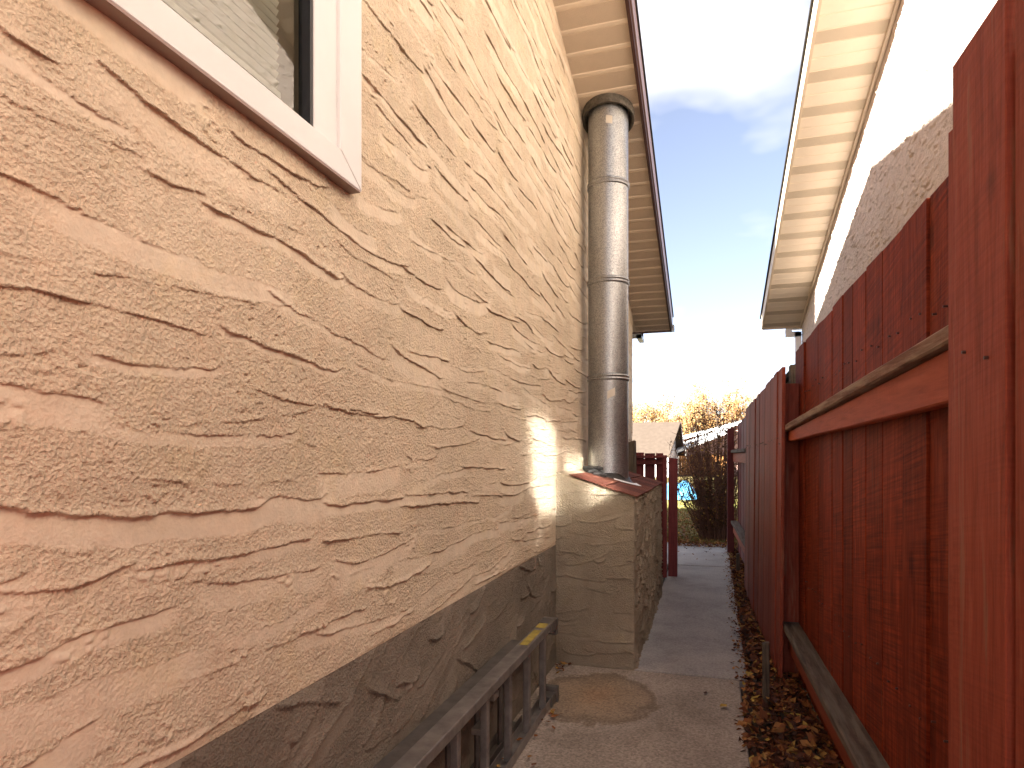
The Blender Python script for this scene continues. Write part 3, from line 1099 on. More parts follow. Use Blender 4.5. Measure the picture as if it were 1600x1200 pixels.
zr2 = lambda y: float(soff_r(y)) + 0.05
b.add([(RX + 0.001, RY1, -0.06), (9, RY1, -0.06), (9, RY1, zr2(RY1)), (RX + 0.001, RY1, zr2(RY1))], [(0, 1, 2, 3)])
b.add([(RX + 0.001, -3.2, -0.06), (9, -3.2, -0.06), (9, -3.2, zr2(-3.2)), (RX + 0.001, -3.2, zr2(-3.2))], [(0, 3, 2, 1)])
b.add([(9, -3.2, -0.06), (9, RY1, -0.06), (9, RY1, zr2(RY1)), (9, RIDGE_R, zr2(RIDGE_R)), (9, -3.2, zr2(-3.2))], [(0, 4, 3, 2, 1)])
b.build('outer_wall', M['wall_plain'], nb)
YR0 = -3.7
b = MB()
for ya, yb_ in ((RIDGE_R, RYE + 0.05), (RIDGE_R, YR0)):
    za, zb_ = float(soff_r(ya)) + 0.165, float(soff_r(yb_)) + 0.165
    x0, x1 = RF - 0.03, 9.4
    b.hexa([(x0, ya, za), (x1, ya, za), (x1, yb_, zb_), (x0, yb_, zb_), (x0, ya, za + 0.028), (x1, ya, za + 0.028), (x1, yb_, zb_ + 0.028), (x0, yb_, zb_ + 0.028)])
b.build('roof', M['shingle_dark'], nb)
b = MB()
for ya, yb_ in ((RIDGE_R, RYE), (RIDGE_R, YR0)):
    za, zb_ = float(soff_r(ya)), float(soff_r(yb_))
    b.hexa([(RF - 0.012, ya, za - 0.02), (RF + 0.012, ya, za - 0.02), (RF + 0.012, yb_, zb_ - 0.02), (RF - 0.012, yb_, zb_ - 0.02),
            (RF - 0.012, ya, za + 0.162), (RF + 0.012, ya, za + 0.162), (RF + 0.012, yb_, zb_ + 0.162), (RF - 0.012, yb_, zb_ + 0.162)])
b.build('fascia', M['cream_trim'], nb)
zf_r = lambda y: float(soff_r(y))
soffit_panels(nb, RIDGE_R, RYE - 0.02, 0.118, RX + 0.01, RF + 0.012, zf_r, 'psss'[:3], ('soffit_r', 'soffit_r_vent'))
b = MB()
b.add([(RX + 0.01, YR0, zf_r(YR0)), (RF, YR0, zf_r(YR0)), (RF, RIDGE_R, zf_r(RIDGE_R)), (RX + 0.01, RIDGE_R, zf_r(RIDGE_R))], [(0, 3, 2, 1)])
b.build('soffit_back', M['soffit_r'], nb)
zre = zf_r(RYE)
b = MB()
b.box((RF - 0.01, RYE - 0.018, zre - 0.02), (9.4, RYE, zre + 0.16))
b.build('eave_fascia', M['cream_trim'], nb)
b = MB()
for ya, yb_ in ((RIDGE_R, RY1),):
    za, zb_ = zf_r(ya), zf_r(yb_)
    b.hexa([(RX - 0.028, ya, za - 0.035), (RX - 0.006, ya, za - 0.035), (RX - 0.006, yb_, zb_ - 0.035), (RX - 0.028, yb_, zb_ - 0.035),
            (RX - 0.028, ya, za - 0.002), (RX - 0.006, ya, za - 0.002), (RX - 0.006, yb_, zb_ - 0.002), (RX - 0.028, yb_, zb_ - 0.002)])
b.build('wall_channel', M['soffit_r'], nb)
b = MB()
b.prism([(RF + 0.32, RYE + 0.002, zre + 0.06), (RF + 0.32, RYE + 0.002, zre - 0.03), (RF + 0.32, RYE + 0.08, zre - 0.03), (RF + 0.32, RYE + 0.11, zre + 0.06)], (8.3, 0, 0))
rg = b.build('gutter', M['white_metal'], nb)
b = MB()
b.box((1.04, RYE - 0.05, zre - 0.14), (1.22, RYE + 0.02, zre - 0.075))
b.box((1.04, RYE - 0.05, zre - 0.075), (1.12, RYE + 0.08, zre - 0.03))
b.build('downspout_elbow', M['white_metal'], rg)
b = MB()
b.box((1.155, RYE - 0.16, 0.0), (1.232, RYE - 0.07, zre - 0.10))
b.box((1.155, RYE - 0.16, zre - 0.165), (1.232, RYE - 0.02, zre - 0.10))
b.build('downspout', M['white_metal'], nb)
# its window beside the near fence panel throws the sun back onto the opposite wall
b = MB()
y0, y1, z0, z1 = RWIN
for a, c in (((y0, z0), (y1, z0 + 0.09)), ((y0, z1 - 0.09), (y1, z1)), ((y0, z0 + 0.09), (y0 + 0.1, z1 - 0.09)), ((y1 - 0.1, z0 + 0.09), (y1, z1 - 0.09)), ((0.66, z0 + 0.09), (0.80, z1 - 0.09))):
    b.box((RX - 0.035, a[0], a[1]), (RX + 0.03, c[0], c[1]))
rw = b.build('window', M['white_trim'], nb)
for ya, yb_, lean in ((y0 + 0.1, 0.66, 0.030), (0.80, y1 - 0.1, 0.062)):   # panes tilted out at the top to throw the reflected sun lower
    b = MB()
    b.add([(RX + 0.02, ya, z0 + 0.09), (RX + 0.02, yb_, z0 + 0.09), (RX + 0.02 - lean, yb_, z1 - 0.09), (RX + 0.02 - lean, ya, z1 - 0.09)], [(0, 3, 2, 1)])
    b.build('pane', M['glass_coated'], rw)
b = MB()
b.box((RX + 0.25, y0 - 0.3, z0 - 0.3), (RX + 0.26, y1 + 0.3, z1 + 0.3))
b.build('room_lining', M['room'], nb)

# ------------------------------------------------------------------ red fence
PF = math.atan((1084 - 800) / 995.0) - TH
fd = Vector((math.sin(PF), math.cos(PF), 0))
fn = Vector((math.cos(PF), -math.sin(PF), 0))


def fp(s, o, z):
    return fd * s + fn * o + Vector((0, 0, z))


fence = empty('wooden_fence', fp(4.2, 0.55, 0), 'tall dark red board fence with weathered rails along the right of the path', 'fence')


def fboard(s0, s1, o0, o1, z0, z1, mat, name='board', parent=fence, lean=0.0, dog=0.0):
    """vertical board with eased long edges; corners in fence coordinates"""
    c = 0.002
    j0, j1 = R.uniform(-0.006, 0.006), R.uniform(-0.006, 0.006)
    ring = [(s0 + c, o0), (s1 - c, o0), (s1, o0 + c), (s1, o1), (s0, o1), (s0, o0 + c)]
    n = len(ring)
    v = []
    for z in (z0, z1):
        for i, (s, o) in enumerate(ring):
            zz = z
            if z == z1:
                zz = z + (j0 if s < (s0 + s1) / 2 else j1) + dog * (0 if s < (s0 + s1) / 2 else 1)
            ol = lean if z == z1 else 0
            v.append(fp(s, o + ol, zz))
    f = [tuple(range(n)), tuple(reversed(range(n, 2 * n)))] + [(i, n + i, n + (i + 1) % n, (i + 1) % n) for i in range(n)]
    b = MB()
    b.add(v, f)
    return b.build(name, M[mat], parent, origin=fp((s0 + s1) / 2, (o0 + o1) / 2, z0))


def run(s0, s1, w, o, ztop, z0, mat, jit=0.004, th=0.019):
    s = s0
    while s < s1 - 0.03:
        ww = w + R.uniform(-0.022, 0.022)
        e = min(s + ww, s1)
        if s1 - e < 0.05:
            e = s1
        dj = R.uniform(-jit, jit)
        fboard(s, e - R.uniform(0.002, 0.005), o + dj, o + dj + th, z0 + R.uniform(-0.01, 0.01), ztop((s + e) / 2) + R.uniform(-0.008, 0.008), mat, lean=R.uniform(-0.003, 0.003))
        s = e


# panel beside the camera: boards on the alley side
t0 = lambda s: 2.085 - 0.02 * (s - 1.39)
fboard(1.172, 1.386, 0.470, 0.489, 0.0, t0(1.28), 'fence_smooth')
fboard(0.95, 1.152, 0.474, 0.493, 0.0, t0(1.1), 'fence_smooth')
run(-2.6, 0.943, 0.2, 0.47, t0, 0.0, 'fence_smooth')
# second panel: boards behind, rails in front
t1 = lambda s: 2.067 - 0.0195 * (s - 1.83)
sm_ = [1.30, 1.48, 1.65, 1.826, 2.006, 2.225, 2.447, 2.667, 2.868, 3.041, 3.25, 3.45, 3.63, 3.84, 4.04, 4.22, 4.37]
for a, c in zip(sm_[:-1], sm_[1:]):
    dj = R.uniform(-0.006, 0.007)
    fboard(a, c - R.uniform(0.005, 0.009), 0.62 + dj, 0.639 + dj, 0.0, t1((a + c) / 2) + R.uniform(-0.006, 0.006), 'fence')


def frail(s0, s1, o0, o1, za0, zb0, za1, zb1, mat, name='rail'):
    """rail from s0 to s1; bottom and top heights at both ends"""
    b = MB()
    n = 6
    v, f = [], []
    for i in range(n + 1):
        t = i / n
        s = s0 + (s1 - s0) * t
        zb_, zt_ = za0 + (za1 - za0) * t, zb0 + (zb1 - zb0) * t
        k = R.uniform(-0.0015, 0.0015)
        c = 0.005
        v += [fp(s, o0 + c, zb_ + k), fp(s, o1, zb_ + k), fp(s, o1, zt_ + k), fp(s, o0 + c, zt_ + k), fp(s, o0, zt_ - c + k), fp(s, o0, zb_ + c + k)]
    for i in range(n):
        for q in range(6):
            f.append((i * 6 + q, i * 6 + (q + 1) % 6, (i + 1) * 6 + (q + 1) % 6, (i + 1) * 6 + q))
    f += [tuple(reversed(range(6))), tuple(n * 6 + q for q in range(6))]
    b.add(v, f)
    return b.build(name, M[mat], fence, origin=fp(s0, o0, zb0))


frail(1.40, 4.345, 0.528, 0.618, 1.606, 1.646, 1.500, 1.536, 'ledge')
frail(1.40, 4.22, 0.552, 0.590, 1.476, 1.604, 1.444, 1.502, 'rail')
frail(1.40, 4.52, 0.522, 0.617, 0.294, 0.332, 0.298, 0.336, 'ledge_dark')
frail(1.40, 4.22, 0.556, 0.594, 0.165, 0.292, 0.168, 0.296, 'rail')
fboard(4.235, 4.325, 0.530, 0.619, -0.05, 1.80, 'fence_smooth', 'post')
fboard(1.105, 1.195, 0.497, 0.585, -0.05, 2.0, 'fence_smooth', 'post')  # added post, blocks light behind the gap between the near boards
fboard(1.392, 1.482, 0.495, 0.585, -0.05, 2.0, 'fence_smooth', 'post')
fboard(4.62, 4.71, 0.625, 0.70, 0.0, 1.97, 'grey_wood', 'post')
# third panel: boards on the alley side again, leaning a little
t2 = lambda s: 1.896 - 0.0233 * (s - 4.127)
s = 4.127
while s < 6.88:
    e = min(s + R.uniform(0.17, 0.21), 6.89)
    dj = R.uniform(-0.004, 0.004)
    fboard(s, e - R.uniform(0.004, 0.009), 0.492 + dj, 0.511 + dj, 0.03 + R.uniform(-0.012, 0.012), t2((s + e) / 2) + R.uniform(-0.008, 0.008), 'fence_smooth', lean=0.016)
    s = e
frail(4.33, 6.9, 0.512, 0.55, 1.40, 1.49, 1.36, 1.45, 'rail')
frail(4.33, 6.9, 0.513, 0.55, 0.25, 0.34, 0.25, 0.34, 'rail')
# last panel: rails in front
t3 = lambda s: 1.87 - 0.02 * (s - 6.9)
run(6.9, 9.6, 0.19, 0.60, t3, 0.0, 'maroon')
frail(6.9, 9.45, 0.50, 0.59, 1.40, 1.44, 1.405, 1.445, 'ledge_dark')
frail(6.9, 9.45, 0.53, 0.568, 1.28, 1.398, 1.285, 1.403, 'rail')
frail(6.9, 9.45, 0.50, 0.59, 0.42, 0.458, 0.42, 0.458, 'ledge_dark')
frail(6.9, 9.45, 0.53, 0.568, 0.29, 0.418, 0.29, 0.418, 'rail')
fboard(9.46, 9.56, 0.456, 0.545, -0.05, 1.75, 'maroon', 'post')

# nail heads along the rails
b = MB()
for s, o, zz in [(q + dq, 0.470, z) for q in (1.279, 1.05, 0.85, 0.65) for dq in (-0.045, 0.05) for z in (0.42, 1.52)] + \
        [(a + w_, 0.62, z) for a in sm_[:-1] for w_ in (0.045, 0.13) for z in (1.74, 0.62)] + \
        [(4.2 + 0.19 * k + w_, 0.493, z) for k in range(14) for w_ in (0, 0.09) for z in (0.3, 1.45)]:
    c = fp(s + R.uniform(-0.008, 0.008), o - 0.006 + (0.012 if o == 0.493 else 0), zz + R.uniform(-0.02, 0.02))
    ring = [c + fd * (0.0032 * math.cos(t)) + Vector((0, 0, 0.0032 * math.sin(t))) for t in (0, 1.05, 2.09, 3.14, 4.19, 5.24)]
    b.prism(ring, fn * 0.014)
stuff(b.build('nail_heads', M['brown_trim'], fence))

# stake in the leaf litter
b = MB()
b.hexa([(0.278, 3.69, -0.05), (0.313, 3.69, -0.05), (0.313, 3.73, -0.05), (0.278, 3.73, -0.05), (0.276, 3.688, 0.335), (0.311, 3.69, 0.35), (0.311, 3.726, 0.348), (0.276, 3.728, 0.34)])
tag(b.build('stake', M['grey_wood'], origin=(0.295, 3.7, 0), bevel=0.004), 'short grey wooden stake driven in among fallen leaves before the fence', 'stake')
b = MB()
b.hexa([(0.31, 8.0, -0.05), (0.35, 8.0, -0.05), (0.35, 8.04, -0.05), (0.31, 8.04, -0.05), (0.308, 8.0, 0.20), (0.346, 8.0, 0.21), (0.347, 8.04, 0.21), (0.309, 8.04, 0.20)])
tag(b.build('stake', M['grey_wood'], origin=(0.33, 8.0, 0), bevel=0.004), 'stubby wooden stake by the path farther along the fence', 'stake')

# dark roof of a small shed just beyond the fence
shed = empty('garden_shed', (0.8, 6.1, 0), 'small shed with dark roof edge peeping over the red fence', 'shed')
b = MB()
b.hexa([(0.69, 5.55, 2.085), (1.12, 5.55, 2.2), (1.12, 7.3, 2.2), (0.69, 7.3, 2.085), (0.68, 5.55, 2.12), (1.12, 5.55, 2.235), (1.12, 7.3, 2.235), (0.68, 7.3, 2.12)])
b.build('roof', M['shingle_dark'], shed)
b = MB()
b.box((0.74, 5.65, 0), (1.10, 7.2, 2.09))
b.build('wall', M['grey_wood'], shed)

# ------------------------------------------------------------------ short maroon fence behind the chase
sf = empty('side_fence', (-0.65, 7.2, 0), 'short maroon picket fence with gaps standing behind the chimney chase', 'fence')
for x0, x1 in ((-0.92, -0.815), (-0.803, -0.695), (-0.686, -0.574), (-0.563, -0.485)):
    b = MB()
    z1 = 1.40 + R.uniform(-0.01, 0.006)
    b.box((x0, 7.22, 0.05), (x1, 7.24, z1))
    b.build('board', M['maroon'], sf, origin=(x0, 7.22, 0.05), bevel=0.003)
b = MB()
b.box((-0.93, 7.13, 1.335), (-0.465, 7.218, 1.365))
b.build('rail', M['maroon_rail'], sf, origin=(-0.93, 7.13, 1.335), bevel=0.003)
b = MB()
b.box((-0.93, 7.17, 1.265), (-0.465, 7.21, 1.333))
b.build('rail', M['maroon_rail'], sf, origin=(-0.93, 7.17, 1.265), bevel=0.003)
b = MB()
b.box((-0.93, 7.17, 0.25), (-0.485, 7.21, 0.34))
b.build('rail', M['maroon_rail'], sf, origin=(-0.93, 7.17, 0.25), bevel=0.003)
b = MB()
b.box((-0.484, 7.15, 0.03), (-0.444, 7.24, 1.37))
b.build('stile', M['maroon'], sf, origin=(-0.484, 7.15, 0), bevel=0.003)
b = MB()
b.hexa([(-0.444, 7.42, -0.03), (-0.345, 7.42, -0.03), (-0.345, 7.52, -0.03), (-0.444, 7.52, -0.03), (-0.440, 7.42, 1.345), (-0.342, 7.42, 1.33), (-0.342, 7.52, 1.33), (-0.440, 7.52, 1.345)])
b.build('gate_post', M['maroon'], sf, origin=(-0.44, 7.42, 0), bevel=0.004)
b = MB()
b.hexa([(-0.90, 7.0, 0.0), (-0.76, 7.0, 0.0), (-0.74, 7.09, 0.0), (-0.9, 7.09, 0), (-0.865, 7.0, 1.50), (-0.775, 7.0, 1.535), (-0.765, 7.09, 1.53), (-0.865, 7.09, 1.5)])
b.build('end_post', M['grey_wood'], sf, origin=(-0.85, 7.0, 0), bevel=0.006)

# ------------------------------------------------------------------ extension ladder on its side against the wall
lad = empty('ladder', (-0.84, 3.2, 0), 'aluminium extension ladder lying on its long edge against the taupe wall base', 'ladder')


def channel(y0, y1, x0, x1, z0, z1, down, mat):
    """C-section rail: web on the outer long edge, two lips"""
    b = MB()
    t = 0.004
    if down:
        b.box((x0, y0, z1 - t), (x1, y1, z1))
        b.box((x0, y0, z0), (x0 + t, y1, z1 - t))
        b.box((x1 - t, y0, z0), (x1, y1, z1 - t))
    else:
        b.box((x0, y0, z0), (x1, y1, z0 + t))
        b.box((x0, y0, z0 + t), (x0 + t, y1, z1))
        b.box((x1 - t, y0, z0 + t), (x1, y1, z1))
    return b.build('rail', M[mat], lad, bevel=0.0012)


LX0, LX1 = -0.880, -0.815                       # outer section
channel(0.2, 3.37, LX0, LX1, 0.412, 0.452, True, 'alu')
channel(0.2, 3.37, LX0, LX1, 0.004, 0.052, False, 'alu')
channel(-0.2, 3.05, -0.948, -0.892, 0.392, 0.434, True, 'alu_dark')
channel(-0.2, 3.05, -0.948, -0.892, 0.022, 0.064, False, 'alu_dark')
for y in np.arange(0.55, 3.3, 0.305):
    b = MB()
    yy = y - 0.02
    b.prism([(-0.862, yy, 0.009), (-0.834, yy, 0.009), (-0.828, yy + 0.014, 0.009), (-0.834, yy + 0.03, 0.009), (-0.862, yy + 0.03, 0.009), (-0.868, yy + 0.014, 0.009)], (0, 0, 0.437))
    b.build('rung', M['alu'], lad, bevel=0.002)
for y in np.arange(0.35, 3.0, 0.305):
    b = MB()
    b.tube([(-0.92, y, 0.027), (-0.92, y, 0.428)], 0.015, 8)
    b.build('rung', M['alu_dark'], lad)
b = MB()                                        # angled feet at the far ends of both rails
b.box((-0.884, 3.335, 0.398), (-0.806, 3.42, 0.456))
b.box((-0.884, 3.42, 0.37), (-0.80, 3.45, 0.460))
b.build('foot', M['alu_dark'], lad, bevel=0.003)
b = MB()
b.box((-0.884, 3.335, 0.0), (-0.806, 3.42, 0.058))
b.box((-0.884, 3.42, 0.0), (-0.795, 3.452, 0.085))
b.build('foot', M['alu_dark'], lad, bevel=0.003)
b = MB()
b.box((LX0 + 0.012, 2.92, 0.4524), (LX1 - 0.012, 3.19, 0.4534))
b.box((LX0 + 0.006, 3.24, 0.4524), (LX1 - 0.010, 3.33, 0.4534))
b.build('sticker', M['yellow_label'], lad)
b = MB()
b.box((-0.905, 2.50, 0.335), (-0.85, 2.56, 0.365))
b.box((-0.90, 2.36, 0.25), (-0.86, 2.47, 0.275))
b.build('bracket', M['alu'], lad, bevel=0.003)

# ------------------------------------------------------------------ leaves, grass
def leaf(b, c, s, rng, flat=0.5, tone=None):
    """small curled leaf: four faces folded along the midrib"""
    yaw = rng.uniform(0, 6.283)
    tilt = Matrix.Rotation(rng.gauss(0, flat), 3, 'X') @ Matrix.Rotation(rng.gauss(0, flat), 3, 'Y')
    rot = Matrix.Rotation(yaw, 3, 'Z') @ tilt
    cu = rng.uniform(0.0, 0.35)
    P = [(-0.5, 0, 0), (-0.1, 0.34, cu * 0.5), (0.5, 0, cu), (-0.1, -0.34, cu * 0.5), (0.05, 0, 0.0)]
    v = [Vector(c) + rot @ (Vector(p) * s) for p in P]
    b.add(v, [(0, 4, 1), (4, 2, 1), (0, 3, 4), (4, 3, 2)], rng.random() if tone is None else tone)


b = MB()
LR = random.Random(3)
for i in range(5600):
    y = 2.2 + 8.4 * LR.random() ** 1.7
    near = max(0, 1 - abs(y - 3.3) / 1.0)
    xl = 0.20 - 0.09 * max(0, 1 - abs(y - 3.35) / 0.55) + 0.012 * (y - 4)
    xr_ = 0.60 - 0.0225 * y
    x = xl + (xr_ - xl) * LR.random() ** 0.75
    pile = 0.085 * sstep((x - xl) / 0.16) * (0.35 + 0.65 * near) * max(0, 0.4 + 0.6 * math.sin(y * 3.1 + x * 9) ** 2)
    leaf(b, (x, y, float(pile) * LR.random() ** 0.5 - 0.012 + 0.012 * LR.random()), LR.uniform(0.022, 0.05) + 0.04 * LR.random() ** 3, LR, 0.45, LR.random() ** 1.3)
for i in range(500):
    y = 3.9 + 6 * LR.random()
    x = 0.22 + 0.012 * (y - 4) - abs(LR.gauss(0, 0.04))
    leaf(b, (x, y, 0.012), LR.uniform(0.015, 0.035), LR, 0.3)
for i in range(60):
    leaf(b, (LR.uniform(-0.45, 0.2), 8.6 + 1.8 * LR.random() ** 0.5, 0.012), LR.uniform(0.02, 0.04), LR, 0.25)
for i in range(26):
    leaf(b, (LR.gauss(-0.91, 0.03), LR.gauss(3.98, 0.05), 0.014), LR.uniform(0.02, 0.045), LR, 0.3)
for i in range(16):
    leaf(b, (LR.uniform(-0.9, -0.7), LR.uniform(2.6, 3.35), 0.014), LR.uniform(0.02, 0.04), LR, 0.3)
stuff(b.build('leaf_litter', M['litter'])) ['label'] = 'brown and orange fallen leaves heaped between path and fence'
b = MB()
for i in range(4200):
    y = 10.2 + 6 * LR.random() ** 1.7
    x = LR.uniform(-1.6, 1.0)
    leaf(b, (x, y, 0.01 + 0.03 * LR.random()), LR.uniform(0.03, 0.065), LR, 0.4, 0.25 + 0.75 * LR.random() ** 0.8)
for i in range(520):
    leaf(b, (LR.uniform(-0.5, 0.4), 10.65 - 0.75 * LR.random() ** 0.6, 0.014), LR.uniform(0.025, 0.05), LR, 0.3)
stuff(b.build('lawn_leaves', M['litter']))['label'] = 'fallen leaves scattered over the grass past the end of the path'
b = MB()
for i in range(26000):
    y = 10.34 + 12 * LR.random() ** 1.8
    x = LR.uniform(-2.0, 1.2)
    h = LR.uniform(0.02, 0.065)
    a = LR.uniform(0, 6.28)
    w = 0.006 + 0.0004 * (y - 10)
    dx, dy = math.cos(a) * w, math.sin(a) * w
    lx_, ly_ = LR.gauss(0, 0.02), LR.gauss(0, 0.02)
    b.add([(x - dx, y - dy, -0.02), (x + dx, y + dy, -0.02), (x + lx_, y + ly_, h)], [(0, 1, 2)], min(1, max(0, LR.gauss(0.42, 0.25))))
stuff(b.build('grass', M['grass']))['label'] = 'short autumn grass past the end of the path'
for nm, (x, y), s, tn, lab in (('fallen_leaf', (0.072, 3.60), 0.058, 1.0, 'single yellow leaf lying on the concrete beside the leaf pile'),
                               ('fallen_leaf', (-0.76, 3.20), 0.055, 0.66, 'single orange leaf on the concrete beside the ladder'),
                               ('fallen_leaf', (-0.02, 3.78), 0.035, 0.1, 'single small dark leaf lying on the near slab')):
    b = MB()
    leaf(b, (0, 0, 0), s, random.Random(int(x * 100) + 300), 0.12, tn)
    o = b.build(nm, M['litter'])
    o.location = (x, y, 0.012)
    tag(o, lab, 'leaf')

# ------------------------------------------------------------------ shrub at the end of the path
SR = random.Random(12)
shrub = empty('shrub', (0.17, 10.9, 0), 'thin leaved dark shrub with upright twigs at the end of the fence', 'shrub')
st, lf = MB(), MB()
for i in range(210):
    a = SR.uniform(0, 6.283)
    r0 = SR.random() ** 0.6 * 0.24
    base = Vector((0.10 + r0 * math.cos(a), 10.9 + r0 * math.sin(a), -0.02))
    hgt = SR.uniform(0.9, 2.3)
    sp = SR.uniform(0.1, 0.62) * (1.25 - hgt / 3.6)
    lean_ = SR.uniform(0.0, 0.30) * SR.random()
    pts = [base]
    for k in range(1, 6):
        t = k / 5
        pts.append(base + Vector((math.cos(a) * sp * t ** 1.1 + SR.gauss(0, 0.012) - lean_ * t, math.sin(a) * sp * t ** 1.1 + SR.gauss(0, 0.012), hgt * t)))
    st.tube(pts, [0.0075, 0.0064, 0.0052, 0.0042, 0.0032, 0.0018], 4, False)
    for k in range(SR.randint(9, 16)):
        t = SR.uniform(0.12, 1.0)
        q = int(min(t * 5, 4.99))
        p = pts[q].lerp(pts[q + 1], t * 5 - q)
        d = Vector((SR.gauss(0, 1), SR.gauss(0, 1), SR.uniform(0.5, 1.7))).normalized() * SR.uniform(0.1, 0.3)
        e = p + d
        m_ = p.lerp(e, 0.5) + Vector((SR.gauss(0, 0.012), SR.gauss(0, 0.012), 0.008))
        st.tube([p, m_, e], [0.0035, 0.0028, 0.0014], 3, False)
        for z in range(SR.randint(1, 6)):
            low = max(0.0, 1 - p.z / 1.0)
            if SR.random() < 0.42 + 0.5 * low:
                c = p.lerp(e, SR.uniform(0.2, 1.05)) + Vector((SR.gauss(0, 0.015), SR.gauss(0, 0.015), SR.gauss(0, 0.015)))
                leaf(lf, c, SR.uniform(0.025, 0.05), SR, 0.9, SR.random() ** 1.5)
st.build('stems', M['twig'], shrub)
stuff(lf.build('leaves', M['shrub_leaf'], shrub))

# ------------------------------------------------------------------ things in the far yard
tp = MB()
TR = random.Random(4)
nu_, nv_ = 22, 14
v, f = [], []
for i in range(nu_):
    for j in range(nv_):
        u, w = i / (nu_ - 1), j / (nv_ - 1)
        e = min(1, 4 * u * (1 - u)) ** 0.5 * min(1, 4 * w * (1 - w)) ** 0.5
        z = 0.02 + 0.52 * e + 0.05 * e * TR.uniform(-1, 1) + 0.05 * e * math.sin(u * 17 + w * 5)
        v.append((-1.6 + 1.35 * u + TR.uniform(-0.01, 0.01), 20.4 + 1.8 * w, z))
for i in range(nu_ - 1):
    for j in range(nv_ - 1):
        f.append((i * nv_ + j, (i + 1) * nv_ + j, (i + 1) * nv_ + j + 1, i * nv_ + j + 1))
tp.add(v, f)
tag(tp.build('tarpaulin', M['tarp'], origin=(-0.9, 21.3, 0)), 'bright blue tarpaulin spread over a low heap on the lawn', 'tarpaulin')

gar = empty('garage', (-6.0, 46, 0), 'low building with wide sunlit tan roof and pale gable siding', 'garage')
b = MB()
ya, yb_, yc = 43.6, 47.0, 50.4
xr_, xl_ = -1.95, -11
b.hexa([(xl_, ya, 1.40), (xr_ - 0.55, ya, 1.40), (xr_ - 0.0, yb_, 3.74), (xl_, yb_, 3.74), (xl_, ya, 1.52), (xr_ - 0.55, ya, 1.52), (xr_, yb_, 3.86), (xl_, yb_, 3.86)])
b.hexa([(xl_, yb_, 3.74), (xr_, yb_, 3.74), (xr_ + 0.1, yc, 1.40), (xl_, yc, 1.40), (xl_, yb_, 3.86), (xr_, yb_, 3.86), (xr_ + 0.1, yc, 1.52), (xl_, yc, 1.52)])
b.build('roof', M['tan_roof'], gar)
b = MB()
b.add([(xr_ - 0.62, ya + 0.3, -0.1), (xr_ - 0.45, yc - 0.3, -0.1), (xr_ - 0.45, yc - 0.3, 1.5), (xr_ - 0.42, yb_, 3.70), (xr_ - 0.62, ya + 0.3, 1.5)], [(0, 1, 2, 3, 4)])
b.add([(xl_ + 0.3, ya + 0.3, -0.1), (xr_ - 0.62, ya + 0.3, -0.1), (xr_ - 0.62, ya + 0.3, 1.5), (xl_ + 0.3, ya + 0.3, 1.5)], [(0, 1, 2, 3)])
gw = b.build('wall', M['pale_siding'], gar)
b = MB()
for k in range(14):
    z = 0.1 + k * 0.22
    b.box((xr_ - 0.46, ya + 0.6 + max(0, (z - 1.5) * 1.4), z), (xr_ - 0.40, yb_, z + 0.012))
b.build('siding_courses', M['pale_siding'], gw)
b = MB()
b.hexa([(xr_ - 0.02, yb_ - 0.1, 3.45), (xr_ + 0.06, yb_ - 0.1, 3.45), (xr_ + 0.2, yc, 1.2), (xr_ + 0.12, yc, 1.2), (xr_ - 0.02, yb_ - 0.1, 3.84), (xr_ + 0.06, yb_ - 0.1, 3.84), (xr_ + 0.2, yc, 1.6), (xr_ + 0.12, yc, 1.6)])
b.build('barge_board', M['brown_trim'], gar)

fh = empty('far_house', (3.0, 54, 0), 'pale house with white roof trim half hidden behind the shrub', 'house')
b = MB()
b.add([(-1.7, 52, -0.1), (8, 52, -0.1), (8, 52, 5.3), (-1.7, 52, 2.8)], [(0, 1, 2, 3)])
b.add([(-1.7, 52, -0.1), (-1.7, 52, 2.8), (-1.7, 60, 2.8), (-1.7, 60, -0.1)], [(0, 1, 2, 3)])
b.build('wall', M['pink_stucco'], fh)
b = MB()
b.hexa([(-2.2, 51.5, 2.75), (8, 51.5, 5.4), (8, 60, 5.4), (-2.2, 60, 2.75), (-2.2, 51.5, 2.9), (8, 51.5, 5.55), (8, 60, 5.55), (-2.2, 60, 2.9)])
b.build('roof', M['pink_roof'], fh)
b = MB()
b.hexa([(-2.2, 51.4, 2.66), (8, 51.4, 5.31), (8, 51.49, 5.31), (-2.2, 51.49, 2.66), (-2.2, 51.4, 2.93), (8, 51.4, 5.58), (8, 51.49, 5.58), (-2.2, 51.49, 2.93)])
b.build('fascia', M['white_trim'], fh)
b = MB()
b.hexa([(-2.3, 48.0, 1.62), (1.5, 48.0, 3.1), (1.5, 48.1, 3.1), (-2.3, 48.1, 1.62), (-2.3, 48.0, 1.80), (1.5, 48.0, 3.28), (1.5, 48.1, 3.28), (-2.3, 48.1, 1.80)])
b.hexa([(-2.3, 48.1, 1.70), (1.5, 48.1, 3.18), (1.5, 51.39, 3.6), (-2.3, 51.39, 2.3), (-2.3, 48.1, 1.78), (1.5, 48.1, 3.26), (1.5, 51.39, 3.68), (-2.3, 51.39, 2.38)])
pr_ = b.build('porch_roof', M['white_trim'], fh)
b = MB()
b.box((-2.3, 48.01, 0), (-2.19, 48.1, 1.61))
b.build('porch_post', M['white_trim'], fh)

